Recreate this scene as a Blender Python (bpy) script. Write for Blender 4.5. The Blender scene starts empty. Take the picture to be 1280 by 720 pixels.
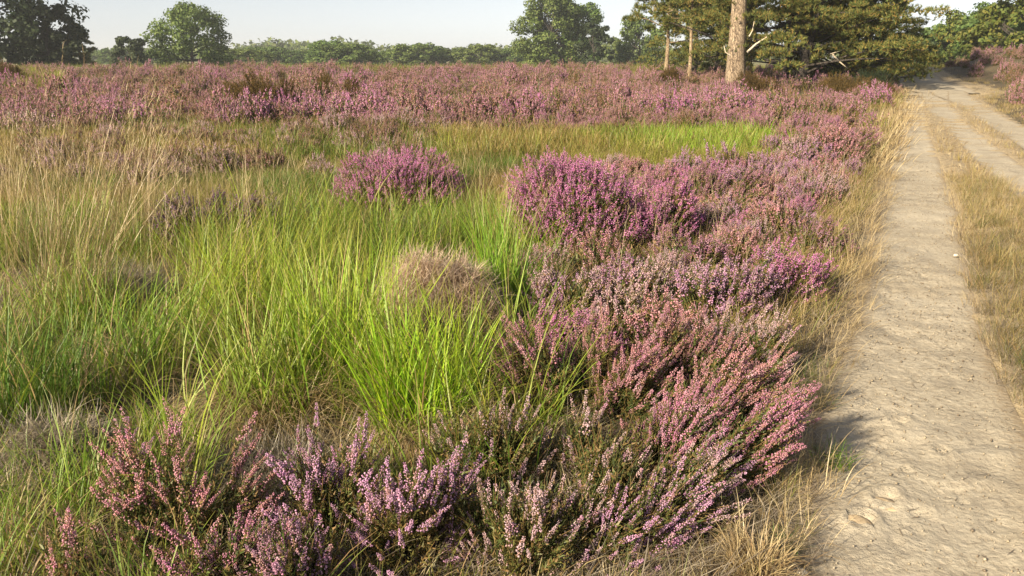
import bpy, math
import numpy as np
from math import radians, sin, cos, pi

# ------------------------------------------------------------------ camera, sky, sun
S = bpy.context.scene
COL = S.collection
CAM_H, F_PX, PITCH = 1.6, 1005.0, math.atan((360 - 72) / 1005.0)
cam_d = bpy.data.cameras.new('camera')
cam_d.sensor_width = 36.0
cam_d.lens = 36.0 * F_PX / 1280.0
cam_d.clip_start = 0.05
cam_d.clip_end = 6000
cam = bpy.data.objects.new('camera', cam_d)
COL.objects.link(cam)
cam.location = (0, 0, CAM_H)
cam.rotation_euler = (pi / 2 - PITCH, 0, 0)
S.camera = cam

SUN_AZ, SUN_EL = radians(226), radians(28)        # azimuth clockwise from +Y
world = bpy.data.worlds.new('World')
S.world = world
world.use_nodes = True
wn = world.node_tree
wn.nodes.clear()
wo = wn.nodes.new('ShaderNodeOutputWorld')
wb = wn.nodes.new('ShaderNodeBackground')
ws = wn.nodes.new('ShaderNodeTexSky')
ws.sky_type = 'NISHITA'
ws.sun_disc = False
ws.sun_elevation = SUN_EL
ws.sun_rotation = SUN_AZ
ws.air_density = 1.0
ws.dust_density = 0.3
ws.ozone_density = 1.0
whs = wn.nodes.new('ShaderNodeHueSaturation')
whs.inputs['Saturation'].default_value = 0.25
wn.links.new(ws.outputs[0], whs.inputs['Color'])
wmx = wn.nodes.new('ShaderNodeMix'); wmx.data_type = 'RGBA'; wmx.blend_type = 'MULTIPLY'; wmx.inputs[0].default_value = 1.0
wmx.inputs[7].default_value = (0.90, 0.93, 0.99, 1)      # thin high cloud whitens the blue, a little cool
wn.links.new(whs.outputs[0], wmx.inputs[6])
wn.links.new(wmx.outputs[2], wb.inputs[0])
wb.inputs[1].default_value = 0.050
wn.links.new(wb.outputs[0], wo.inputs[0])
sun_d = bpy.data.lights.new('sun', 'SUN')
sun_d.energy = 4.3
sun_d.angle = radians(2.0)
sun_d.color = (1.0, 0.86, 0.62)
sun = bpy.data.objects.new('sun', sun_d)
COL.objects.link(sun)
sun.location = (-30, -20, 30)
sun.rotation_euler = (pi / 2 - SUN_EL, 0, -SUN_AZ + pi)
S.view_settings.view_transform = 'Standard'
S.view_settings.look = 'None'
S.view_settings.exposure = 1.50
S.view_settings.gamma = 1.0
S.cycles.max_bounces = 8
S.cycles.diffuse_bounces = 4
S.cycles.transmission_bounces = 4
S.cycles.transparent_max_bounces = 6

# ------------------------------------------------------------------ helpers
def fract_noise(x, y, seed=0):
    """smooth value noise in numpy"""
    x = np.asarray(x, float); y = np.asarray(y, float)
    xi = np.floor(x); yi = np.floor(y)
    fx = x - xi; fy = y - yi
    fx = fx * fx * (3 - 2 * fx); fy = fy * fy * (3 - 2 * fy)
    def h(a, b):
        s = np.sin(a * 127.1 + b * 311.7 + seed * 74.7) * 43758.5453
        return s - np.floor(s)
    return (h(xi, yi) * (1 - fx) + h(xi + 1, yi) * fx) * (1 - fy) + (h(xi, yi + 1) * (1 - fx) + h(xi + 1, yi + 1) * fx) * fy

def fbm(x, y, seed=0, o=4):
    a, s, t = 0.5, 0.0, 0.0
    for i in range(o):
        s = s + a * fract_noise(x, y, seed + i); t += a
        x = x * 2.03 + 11.3; y = y * 2.03 + 5.1; a *= 0.5
    return s / t

def smooth(a, b, x):
    t = np.clip((np.asarray(x, float) - a) / (b - a), 0, 1)
    return t * t * (3 - 2 * t)

def terrain0(x, y):
    x = np.asarray(x, float); y = np.asarray(y, float)
    d = np.hypot(x, y)
    s = np.maximum(d - 7, 0)
    s = s * s / (s + 3)
    z = 0.90 * (1 - np.exp(-0.021 * s)) - 0.75 * smooth(66, 100, d)
    z = z + 0.10 * (fbm(x / 3.1, y / 3.1, 3) - 0.5) * smooth(3, 10, d)
    z = z + 0.42 * (fbm(x / 9.0, y / 9.0, 9) - 0.5) * smooth(12, 28, d)
    return z

RC, PC = math.cos(PITCH), math.sin(PITCH)
def px_ray(px, py):
    a = (px - 640) / F_PX; b = -(py - 360) / F_PX
    return np.array([a, RC + b * PC, -PC + b * RC])

def ground_at(px, py, fn=terrain0):
    d = px_ray(px, py)
    t = 1.0; p = None
    for i in range(4000):
        p = np.array([0, 0, CAM_H]) + d * t
        g = p[2] - float(fn(p[0], p[1]))
        if g < 0.002 or t > 900:
            break
        t += max(g * 0.6, 0.001)
    return p

def project(x, y, z):
    dy = RC * y - PC * (z - CAM_H)
    up = PC * y + RC * (z - CAM_H)
    dy = np.where(np.abs(dy) < 1e-3, 1e-3, dy)
    return 640 + F_PX * x / dy, 360 - F_PX * up / dy, dy

# ---- the sandy ruts, as edges seen on the ground and turned into ground points
RUTS_PX = [
    [(720, 1036, 1306), (660, 1040, 1292), (600, 1036, 1276), (550, 1036, 1264), (500, 1046, 1250), (450, 1070, 1226), (400, 1089, 1209),
     (350, 1098, 1200), (300, 1103, 1193), (250, 1110, 1186), (200, 1119, 1168), (160, 1127, 1157), (140, 1131, 1154), (124, 1134, 1158), (113, 1137, 1172)],
    [(240, 1272, 1328), (212, 1240, 1284), (182, 1208, 1241), (151, 1177, 1203), (138, 1168, 1190), (126, 1158, 1184), (113, 1145, 1186)],
    [(190, 1292, 1340), (171, 1264, 1300), (158, 1246, 1280), (148, 1228, 1256), (138, 1211, 1240), (126, 1192, 1222), (113, 1160, 1206)],
]
RUTS = []
for rut in RUTS_PX:
    L = []
    for (py, xl, xr) in rut:
        a = ground_at(xl, py); b = ground_at(xr, py)
        L.append(((a[0] + b[0]) / 2, (a[1] + b[1]) / 2, np.hypot(*(a - b)[:2]) / 2))
    (x0, y0, w0), (x1, y1, w1) = L[0], L[2]
    dx, dy = x0 - x1, y0 - y1
    n = math.hypot(dx, dy)
    L = [(x0 + dx / n * k, y0 + dy / n * k, w0) for k in (7.0, 3.0, 1.2)] + L
    RUTS.append(np.array(L))
# the joined track beyond: over a low rise, then bending away right
e = RUTS[0][-1]
tail = []
far_track = [(0.0, 0.0, 1.15), (1.4, 5.0, 1.45), (2.9, 10, 1.5), (4.8, 16, 1.5), (8.5, 22, 1.5), (14.5, 27, 1.5), (24, 31, 1.5)]
cx0 = (RUTS[0][-1][0] + RUTS[2][-1][0]) / 2; cy0 = (RUTS[0][-1][1] + RUTS[2][-1][1]) / 2
JOIN = np.array([(cx0 + a, cy0 - 1.0 + b, c) for a, b, c in far_track])
RUTS.append(JOIN)

def resample(P, step0=0.03, grow=0.012):
    seg = np.hypot(np.diff(P[:, 0]), np.diff(P[:, 1]))
    s = np.concatenate([[0], np.cumsum(seg)])
    out, t = [], 0.0
    while t < s[-1]:
        x = np.interp(t, s, P[:, 0]); y = np.interp(t, s, P[:, 1])
        out.append(t)
        t += max(step0, grow * math.hypot(x, y) * 0.5)
    out.append(s[-1])
    out = np.array(out)
    # smooth the polyline a little
    k = np.stack([np.interp(out, s, P[:, i]) for i in range(3)], 1)
    for _ in range(6):
        k[1:-1] = (k[:-2] + 2 * k[1:-1] + k[2:]) / 4
    return out, k
RUT_S = [resample(r) for r in RUTS]

_rx = np.concatenate([k[::6] for s, k in RUT_S])
def rut_sd(x, y):
    """signed distance to the nearest rut edge: negative on the sand"""
    x = np.asarray(x, float).ravel(); y = np.asarray(y, float).ravel()
    out = np.full(x.shape, 1e3)
    for i in range(0, len(x), 20000):
        dx = x[i:i + 20000, None] - _rx[None, :, 0]; dy = y[i:i + 20000, None] - _rx[None, :, 1]
        out[i:i + 20000] = (np.hypot(dx, dy) - _rx[None, :, 2]).min(1)
    return out

def track_side(x, y):
    """metres right (+) or left (-) of the middle of the whole track"""
    P = np.concatenate([RUTS[0][:-1], JOIN])
    x = np.asarray(x, float); y = np.asarray(y, float)
    o = np.argsort(P[:, 1])
    return x - np.interp(y, P[o, 1], P[o, 0])

def terrain(x, y):
    x = np.asarray(x, float); y = np.asarray(y, float)
    z = terrain0(x, y)
    t = track_side(x, y)
    d = np.hypot(x, y)
    z = z + 0.85 * smooth(3.1, 6.0, t) * smooth(16, 26, y) * (1 - smooth(60, 90, y))       # heathery bank right of the track
    z = z + 0.55 * smooth(34, 44, y) * np.exp(-((y - 45) / 9.0) ** 2) * smooth(-4, 1, t) * (1 - smooth(5, 10, t))   # low rise the track climbs
    return z

def mesh_np(name, V, tris=None, quads=None, mats=(), midx=None, smooth_f=False, attrs=None):
    V = np.asarray(V, np.float32).reshape(-1, 3)
    fs = []
    if tris is not None and len(tris): fs.append(np.asarray(tris, np.int32).reshape(-1, 3))
    if quads is not None and len(quads): fs.append(np.asarray(quads, np.int32).reshape(-1, 4))
    me = bpy.data.meshes.new(name)
    me.vertices.add(len(V)); me.vertices.foreach_set('co', V.ravel())
    loops = np.concatenate([f.ravel() for f in fs]) if fs else np.zeros(0, np.int32)
    tot = np.concatenate([np.full(len(f), f.shape[1], np.int32) for f in fs]) if fs else np.zeros(0, np.int32)
    st = np.concatenate([[0], np.cumsum(tot)[:-1]]).astype(np.int32) if len(tot) else tot
    me.loops.add(len(loops)); me.loops.foreach_set('vertex_index', loops)
    me.polygons.add(len(tot)); me.polygons.foreach_set('loop_start', st); me.polygons.foreach_set('loop_total', tot)
    for m in mats: me.materials.append(m)
    if midx is not None: me.polygons.foreach_set('material_index', np.asarray(midx, np.int32))
    if smooth_f: me.polygons.foreach_set('use_smooth', np.ones(len(tot), bool))
    if attrs:
        for k, v in attrs.items():
            a = me.attributes.new(k, 'FLOAT', 'POINT'); a.data.foreach_set('value', np.asarray(v, np.float32).ravel())
    me.update(calc_edges=True)
    return me

class MB:
    """collects pieces of tri/quad geometry into one mesh"""
    def __init__(s): s.V, s.T, s.Q, s.n, s.t = [], [], [], 0, []
    def add(s, V, T=None, Q=None, t=None):
        V = np.asarray(V, float).reshape(-1, 3)
        if T is not None and len(T): s.T.append(np.asarray(T).reshape(-1, 3) + s.n)
        if Q is not None and len(Q): s.Q.append(np.asarray(Q).reshape(-1, 4) + s.n)
        s.V.append(V); s.n += len(V)
        s.t.append(np.zeros(len(V)) if t is None else np.asarray(t, float).ravel())
    def mesh(s, name, mat, smooth_f=False):
        V = np.concatenate(s.V) if s.V else np.zeros((0, 3))
        return mesh_np(name, V, np.concatenate(s.T) if s.T else None, np.concatenate(s.Q) if s.Q else None,
                       mat if isinstance(mat, (list, tuple)) else [mat], None, smooth_f, {'t': np.concatenate(s.t)} if s.t else None)

def link(name, data, parent=None, loc=(0, 0, 0), kind=None):
    o = bpy.data.objects.new(name, data); COL.objects.link(o)
    if parent is not None: o.parent = parent
    o.location = loc
    if kind: o['kind'] = kind
    return o

def thing(name, label, cat, loc, rz=0.0, group=None, scale=1.0, data=None):
    o = bpy.data.objects.new(name, data); COL.objects.link(o)
    o.location = loc; o.rotation_euler = (0, 0, rz)
    o.scale = (scale,) * 3 if not isinstance(scale, tuple) else scale
    o['label'] = label; o['category'] = cat
    if group: o['group'] = group
    if data is None: o.empty_display_size = 0.1
    return o

def copy_thing(src, loc, rz, label=None, group=None, scale=1.0, tint=None):
    r = src.copy(); COL.objects.link(r)
    r.location = loc; r.rotation_euler = (0, 0, rz)
    r.scale = (scale,) * 3 if not isinstance(scale, tuple) else scale
    if label: r['label'] = label
    if group: r['group'] = group
    if tint is not None: r['tint'] = tint
    for ch in list(src.children):
        c = ch.copy(); COL.objects.link(c); c.parent = r
        if tint is not None: c['tint'] = tint
    return r

def basis(D, rng):
    """rotation matrices taking +Z to the rows of D with a random spin"""
    D = D / np.linalg.norm(D, axis=1, keepdims=True)
    a = rng.uniform(0, 2 * pi, len(D))
    ref = np.where(np.abs(D[:, 2:3]) < 0.9, np.array([[0, 0, 1.0]]), np.array([[1.0, 0, 0]]))
    u = np.cross(ref, D); u /= np.linalg.norm(u, axis=1, keepdims=True)
    v = np.cross(D, u)
    c, s_ = np.cos(a)[:, None], np.sin(a)[:, None]
    return np.stack([u * c + v * s_, -u * s_ + v * c, D], 2)

def stamp(mb, V, F, R, T, sc=None, t=None):
    """copies of a tri template by rotation R, translation T, scale sc"""
    n, m = len(T), len(V)
    if not n or not m: return
    X = V[None] * (sc[:, None, None] if sc is not None else 1.0)
    X = np.einsum('nij,nmj->nmi', R, np.broadcast_to(X, (n, m, 3))) + T[:, None]
    idx = (F[None] + (np.arange(n) * m)[:, None, None]).reshape(-1, F.shape[1])
    tt = np.tile(t, n) if t is not None else None
    if F.shape[1] == 3: mb.add(X, idx, None, tt)
    else: mb.add(X, None, idx, tt)

def blades(mb, rng, base, az, length, width, lean, curve, nseg=5, tw=0.12, droop=1.6):
    """curved grass blades as tapering ribbons"""
    n = len(base)
    az, length, width, lean, curve = [np.broadcast_to(np.asarray(q, float), (n,)) for q in (az, length, width, lean, curve)]
    out = np.stack([np.cos(az), np.sin(az), np.zeros(n)], 1)
    sa = az + pi / 2 + rng.normal(0, 0.5, n)
    side = np.stack([np.cos(sa), np.sin(sa), rng.normal(0, 0.1, n)], 1)
    p = np.array(base, float); P = []; Tt = []
    for k in range(nseg + 1):
        t = k / nseg
        w = width * (1 - (1 - tw) * t ** 1.5) * (0.7 + 0.3 * min(1, t * 4))
        P.append(p - side * w[:, None] / 2); P.append(p + side * w[:, None] / 2); Tt += [t, t]
        th = lean + curve * ((k + 0.5) / nseg) ** droop
        p = p + (out * np.sin(th)[:, None] + np.array([0, 0, 1.0]) * np.cos(th)[:, None]) * (length / nseg)[:, None]
    X = np.stack(P, 1); m = 2 * (nseg + 1)
    q = np.array([[2 * k, 2 * k + 1, 2 * k + 3, 2 * k + 2] for k in range(nseg)])
    mb.add(X, None, (q[None] + (np.arange(n) * m)[:, None, None]).reshape(-1, 4), np.tile(Tt, n))
    return p

def tube(mb, pts, rad, ns=6, cap=True):
    pts = np.asarray(pts, float); rad = np.broadcast_to(np.asarray(rad, float), (len(pts),))
    d = np.gradient(pts, axis=0); d /= np.linalg.norm(d, axis=1, keepdims=True) + 1e-9
    ref = np.array([0, 0, 1.0]) if abs(d[0, 2]) < 0.9 else np.array([1.0, 0, 0])
    V = []
    u = np.cross(ref, d[0]); u /= np.linalg.norm(u)
    for i in range(len(pts)):
        u = u - d[i] * np.dot(u, d[i]); u /= np.linalg.norm(u) + 1e-9
        v = np.cross(d[i], u)
        a = np.arange(ns) * 2 * pi / ns
        V.append(pts[i] + rad[i] * (np.cos(a)[:, None] * u + np.sin(a)[:, None] * v))
    V = np.concatenate(V)
    Q = [[i * ns + j, i * ns + (j + 1) % ns, (i + 1) * ns + (j + 1) % ns, (i + 1) * ns + j] for i in range(len(pts) - 1) for j in range(ns)]
    T = []
    if cap:
        V = np.vstack([V, pts[-1]])
        e = (len(pts) - 1) * ns
        T = [[e + j, e + (j + 1) % ns, len(V) - 1] for j in range(ns)]
    mb.add(V, T, Q)

# ------------------------------------------------------------------ materials
def new_mat(name):
    m = bpy.data.materials.new(name); m.use_nodes = True
    nt = m.node_tree; nt.nodes.clear()
    out = nt.nodes.new('ShaderNodeOutputMaterial')
    return m, nt, out

def N(nt, kind, **kw):
    n = nt.nodes.new(kind)
    for k, v in kw.items():
        if k in n.inputs: n.inputs[k].default_value = v
        else: setattr(n, k, v)
    return n

def ramp(nt, fac, stops, interp='LINEAR'):
    r = nt.nodes.new('ShaderNodeValToRGB'); r.color_ramp.interpolation = interp
    e = r.color_ramp.elements
    while len(e) < len(stops): e.new(0.5)
    for i, (p, c) in enumerate(stops):
        e[i].position = p; e[i].color = (*c, 1)
    nt.links.new(fac, r.inputs[0]); return r.outputs[0]

def mix(nt, fac, a, b, mode='MIX'):
    m = nt.nodes.new('ShaderNodeMix'); m.data_type = 'RGBA'; m.blend_type = mode
    for s, v in ((m.inputs[0], fac), (m.inputs[6], a), (m.inputs[7], b)):
        if isinstance(v, (int, float)): s.default_value = v
        elif isinstance(v, tuple): s.default_value = (*v, 1)
        else: nt.links.new(v, s)
    return m.outputs[2]

def math_n(nt, op, a, b=None, c=None):
    m = nt.nodes.new('ShaderNodeMath'); m.operation = op
    for s, v in zip(m.inputs, (a, b, c)):
        if v is None: continue
        if isinstance(v, (int, float)): s.default_value = v
        else: nt.links.new(v, s)
    return m.outputs[0]

def leafy_out(nt, out, col, trans=0.35, gloss=0.04, rough=0.5):
    d = N(nt, 'ShaderNodeBsdfDiffuse'); t = N(nt, 'ShaderNodeBsdfTranslucent'); g = N(nt, 'ShaderNodeBsdfGlossy', Roughness=rough)
    nt.links.new(col, d.inputs[0]); nt.links.new(col, t.inputs[0])
    g.inputs[0].default_value = (1, 1, 1, 1)
    m1 = N(nt, 'ShaderNodeMixShader'); m1.inputs[0].default_value = trans
    nt.links.new(d.outputs[0], m1.inputs[1]); nt.links.new(t.outputs[0], m1.inputs[2])
    m2 = N(nt, 'ShaderNodeMixShader'); m2.inputs[0].default_value = gloss
    nt.links.new(m1.outputs[0], m2.inputs[1]); nt.links.new(g.outputs[0], m2.inputs[2])
    nt.links.new(m2.outputs[0], out.inputs[0])

def tint_attr(nt):
    a = nt.nodes.new('ShaderNodeAttribute'); a.attribute_type = 'INSTANCER'; a.attribute_name = 'tint'
    return a.outputs['Color']

def island(nt):
    return nt.nodes.new('ShaderNodeNewGeometry').outputs['Random Per Island']

def hsv(nt, col, h=None, s=None, v=None):
    n = nt.nodes.new('ShaderNodeHueSaturation')
    for k, x in (('Hue', h), ('Saturation', s), ('Value', v)):
        if x is None: continue
        if isinstance(x, (int, float)): n.inputs[k].default_value = x
        else: nt.links.new(x, n.inputs[k])
    nt.links.new(col, n.inputs['Color']); return n.outputs[0]

def map_r(nt, x, a, b, c, d):
    m = nt.nodes.new('ShaderNodeMapRange'); nt.links.new(x, m.inputs[0])
    for i, v in enumerate((a, b, c, d)): m.inputs[1 + i].default_value = v
    return m.outputs[0]

def world_noise(nt, scale, detail=3):
    g = nt.nodes.new('ShaderNodeNewGeometry')
    n = N(nt, 'ShaderNodeTexNoise', Scale=scale, Detail=detail)
    nt.links.new(g.outputs['Position'], n.inputs['Vector']); return n.outputs['Fac']

def mat_blossom():
    m, nt, out = new_mat('heather_blossom')
    r = island(nt); t = tint_attr(nt)
    pale = mix(nt, 0.5, t, (0.74, 0.56, 0.62))
    c = mix(nt, map_r(nt, r, 0.70, 0.95, 0, 1), t, pale)
    c = mix(nt, map_r(nt, r, 0.0, 0.20, 0.7, 0), c, (0.42, 0.22, 0.12))      # faded florets
    wn_ = world_noise(nt, 5.0, 2)
    w2 = world_noise(nt, 17.0, 1); w3 = world_noise(nt, 9.0, 2)
    c = mix(nt, map_r(nt, w2, 0.58, 0.70, 0, 0.5), c, (0.52, 0.29, 0.17))      # sprays gone orange
    c = mix(nt, map_r(nt, w3, 0.58, 0.70, 0, 0.55), c, (0.62, 0.42, 0.52))     # pale sprays
    c = mix(nt, map_r(nt, w2, 0.42, 0.30, 0, 0.45), c, (0.56, 0.17, 0.42))     # deep pink sprays
    c = hsv(nt, c, map_r(nt, wn_, 0.3, 0.7, 0.485, 0.515), 1.0, map_r(nt, math_n(nt, 'FRACT', math_n(nt, 'MULTIPLY', r, 17.3)), 0, 1, 0.7, 1.25))
    leafy_out(nt, out, c, 0.38, 0.015, 0.6); return m

def mat_heather_leaf():
    m, nt, out = new_mat('heather_foliage')
    r = island(nt)
    c = ramp(nt, r, [(0, (0.055, 0.078, 0.026)), (0.35, (0.10, 0.135, 0.038)), (0.6, (0.15, 0.155, 0.04)), (0.78, (0.21, 0.135, 0.05)), (1, (0.28, 0.18, 0.085))])
    wn_ = world_noise(nt, 3.0, 2)
    c = mix(nt, map_r(nt, wn_, 0.45, 0.7, 0, 0.45), c, (0.15, 0.085, 0.03))
    leafy_out(nt, out, c, 0.25, 0.02); return m

def mat_woody(name, c1, c2, scale=40.0):
    m, nt, out = new_mat(name)
    tc = nt.nodes.new('ShaderNodeTexCoord')
    n = N(nt, 'ShaderNodeTexNoise', Scale=scale, Detail=5.0); nt.links.new(tc.outputs['Object'], n.inputs['Vector'])
    c = ramp(nt, n.outputs['Fac'], [(0.3, c1), (0.7, c2)])
    b = N(nt, 'ShaderNodeBsdfPrincipled', Roughness=0.9); nt.links.new(c, b.inputs['Base Color'])
    bp = N(nt, 'ShaderNodeBump', Strength=0.6, Distance=0.01); nt.links.new(n.outputs['Fac'], bp.inputs['Height']); nt.links.new(bp.outputs[0], b.inputs['Normal'])
    nt.links.new(b.outputs[0], out.inputs[0]); return m

def mat_blade(name, straw_amt=0.25, trans=0.4):
    """grass blade: own tint, some blades gone to straw, brown root, straw tip"""
    m, nt, out = new_mat(name)
    r = island(nt); tint = tint_attr(nt)
    r2 = math_n(nt, 'FRACT', math_n(nt, 'MULTIPLY', r, 13.7))
    a = nt.nodes.new('ShaderNodeAttribute'); a.attribute_name = 't'
    t = a.outputs['Fac']
    c = hsv(nt, tint, map_r(nt, r2, 0, 1, 0.475, 0.52), 1.0, map_r(nt, r, 0, 1, 0.65, 1.3))
    straw = mix(nt, r2, (0.44, 0.33, 0.15), (0.30, 0.19, 0.085))
    c = mix(nt, map_r(nt, r, 1 - straw_amt, 1 - straw_amt + 0.06, 0, 1), c, straw)
    c = mix(nt, map_r(nt, t, 0.78, 1.0, 0, 0.55), c, (0.40, 0.27, 0.10))
    c = mix(nt, map_r(nt, t, 0.0, 0.22, 0.7, 0), c, (0.26, 0.20, 0.09))
    leafy_out(nt, out, c, trans, 0.022, 0.5); return m

def mat_straw(name='straw', c1=(0.40, 0.30, 0.15), c2=(0.24, 0.155, 0.08), c3=(0.52, 0.42, 0.24)):
    m, nt, out = new_mat(name)
    r = island(nt)
    c = ramp(nt, r, [(0, c2), (0.5, c1), (1, c3)])
    leafy_out(nt, out, c, 0.3, 0.04, 0.5); return m

def mat_leaf(name, stops, nscale=0.35, trans=0.35):
    m, nt, out = new_mat(name)
    r = island(nt)
    c = ramp(nt, r, stops)
    w = world_noise(nt, nscale, 3)
    oi = nt.nodes.new('ShaderNodeObjectInfo')
    c = hsv(nt, c, map_r(nt, oi.outputs['Random'], 0, 1, 0.485, 0.515), 1.0, map_r(nt, w, 0.3, 0.7, 0.75, 1.3))
    leafy_out(nt, out, c, trans, 0.012, 0.6); return m

def mat_bark(name, c1, c2, c3, zs=0.25, scale=9.0):
    m, nt, out = new_mat(name)
    tc = nt.nodes.new('ShaderNodeTexCoord')
    mp = nt.nodes.new('ShaderNodeMapping'); mp.inputs['Scale'].default_value = (1, 1, zs)
    nt.links.new(tc.outputs['Object'], mp.inputs[0])
    v = N(nt, 'ShaderNodeTexVoronoi', Scale=scale); v.feature = 'DISTANCE_TO_EDGE'
    n = N(nt, 'ShaderNodeTexNoise', Scale=scale * 0.8, Detail=6.0, Distortion=0.6)
    nt.links.new(mp.outputs[0], n.inputs['Vector'])
    vm = nt.nodes.new('ShaderNodeVectorMath'); vm.operation = 'ADD'
    nt.links.new(mp.outputs[0], vm.inputs[0]); nt.links.new(n.outputs['Color'], vm.inputs[1])
    nt.links.new(vm.outputs[0], v.inputs['Vector'])
    plate = map_r(nt, v.outputs['Distance'], 0.0, 0.12, 0, 1)
    c = ramp(nt, n.outputs['Fac'], [(0.3, c1), (0.7, c2)])
    c = mix(nt, math_n(nt, 'SUBTRACT', 1.0, plate), c, c3)
    b = N(nt, 'ShaderNodeBsdfPrincipled', Roughness=0.95); nt.links.new(c, b.inputs['Base Color'])
    h = math_n(nt, 'ADD', plate, math_n(nt, 'MULTIPLY', n.outputs['Fac'], 0.5))
    bp = N(nt, 'ShaderNodeBump', Strength=0.9, Distance=0.04); nt.links.new(h, bp.inputs['Height']); nt.links.new(bp.outputs[0], b.inputs['Normal'])
    nt.links.new(b.outputs[0], out.inputs[0]); return m

def mat_ground():
    """soil and litter of the heath, sandier towards the track (attribute 'sand')"""
    m, nt, out = new_mat('heath_soil')
    g = nt.nodes.new('ShaderNodeNewGeometry'); P = g.outputs['Position']
    def noise(s, d=5.0, dist=0.0):
        n = N(nt, 'ShaderNodeTexNoise', Scale=s, Detail=d, Distortion=dist); nt.links.new(P, n.inputs['Vector']); return n.outputs['Fac']
    n1, n2, n3 = noise(1.3), noise(14.0), noise(90.0, 4.0)
    soil = ramp(nt, n2, [(0.3, (0.035, 0.026, 0.016)), (0.5, (0.085, 0.06, 0.035)), (0.72, (0.16, 0.115, 0.065))])
    soil = mix(nt, map_r(nt, n1, 0.45, 0.65, 0, 0.5), soil, (0.06, 0.06, 0.022))
    sand = ramp(nt, n3, [(0.25, (0.22, 0.165, 0.10)), (0.55, (0.40, 0.315, 0.20)), (0.8, (0.52, 0.43, 0.29))])
    sand = mix(nt, map_r(nt, n2, 0.5, 0.75, 0, 0.55), sand, (0.20, 0.14, 0.085))
    a = nt.nodes.new('ShaderNodeAttribute'); a.attribute_name = 'sand'
    f = math_n(nt, 'ADD', a.outputs['Fac'], map_r(nt, n2, 0.3, 0.7, -0.22, 0.22))
    c = mix(nt, map_r(nt, f, 0.3, 0.7, 0, 1), soil, sand)
    fa = nt.nodes.new('ShaderNodeAttribute'); fa.attribute_name = 'meadow'
    c = mix(nt, fa.outputs['Fac'], c, mix(nt, n1, (0.10, 0.10, 0.03), (0.17, 0.15, 0.05)))
    b = N(nt, 'ShaderNodeBsdfPrincipled', Roughness=0.95); nt.links.new(c, b.inputs['Base Color'])
    bp = N(nt, 'ShaderNodeBump', Strength=0.8, Distance=0.02); nt.links.new(math_n(nt, 'ADD', n3, n2), bp.inputs['Height']); nt.links.new(bp.outputs[0], b.inputs['Normal'])
    nt.links.new(b.outputs[0], out.inputs[0]); return m

def mat_sand():
    m, nt, out = new_mat('track_sand')
    g = nt.nodes.new('ShaderNodeNewGeometry'); P = g.outputs['Position']
    def noise(s, d=5.0, dist=0.0):
        n = N(nt, 'ShaderNodeTexNoise', Scale=s, Detail=d, Distortion=dist); nt.links.new(P, n.inputs['Vector']); return n.outputs['Fac']
    n0, n1, n2, n3 = noise(0.9, 3.0), noise(5.0), noise(38.0), noise(260.0, 3.0)
    c = ramp(nt, n2, [(0.28, (0.275, 0.232, 0.178)), (0.5, (0.36, 0.312, 0.242)), (0.75, (0.45, 0.395, 0.315))])
    c = mix(nt, map_r(nt, n1, 0.46, 0.66, 0, 0.65), c, (0.25, 0.215, 0.17))
    c = mix(nt, map_r(nt, n0, 0.48, 0.66, 0, 0.45), c, (0.45, 0.40, 0.325))
    n4 = noise(2.2, 6.0, 0.4)
    c = mix(nt, map_r(nt, n4, 0.55, 0.68, 0, 0.4), c, (0.28, 0.23, 0.165))
    c = mix(nt, map_r(nt, n3, 0.62, 0.75, 0, 0.5), c, (0.18, 0.13, 0.085))
    a = nt.nodes.new('ShaderNodeAttribute'); a.attribute_name = 'edge'
    f = math_n(nt, 'ADD', a.outputs['Fac'], map_r(nt, n2, 0.3, 0.7, -0.3, 0.3))
    c = mix(nt, map_r(nt, f, 0.6, 1.0, 0, 0.75), c, (0.22, 0.165, 0.105))
    b = N(nt, 'ShaderNodeBsdfPrincipled', Roughness=0.92); nt.links.new(c, b.inputs['Base Color'])
    b.inputs['Specular IOR Level'].default_value = 0.25
    h = math_n(nt, 'ADD', math_n(nt, 'MULTIPLY', n2, 0.7), math_n(nt, 'MULTIPLY', n3, 0.25))
    bp = N(nt, 'ShaderNodeBump', Strength=0.8, Distance=0.02); nt.links.new(h, bp.inputs['Height']); nt.links.new(bp.outputs[0], b.inputs['Normal'])
    nt.links.new(b.outputs[0], out.inputs[0]); return m

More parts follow.
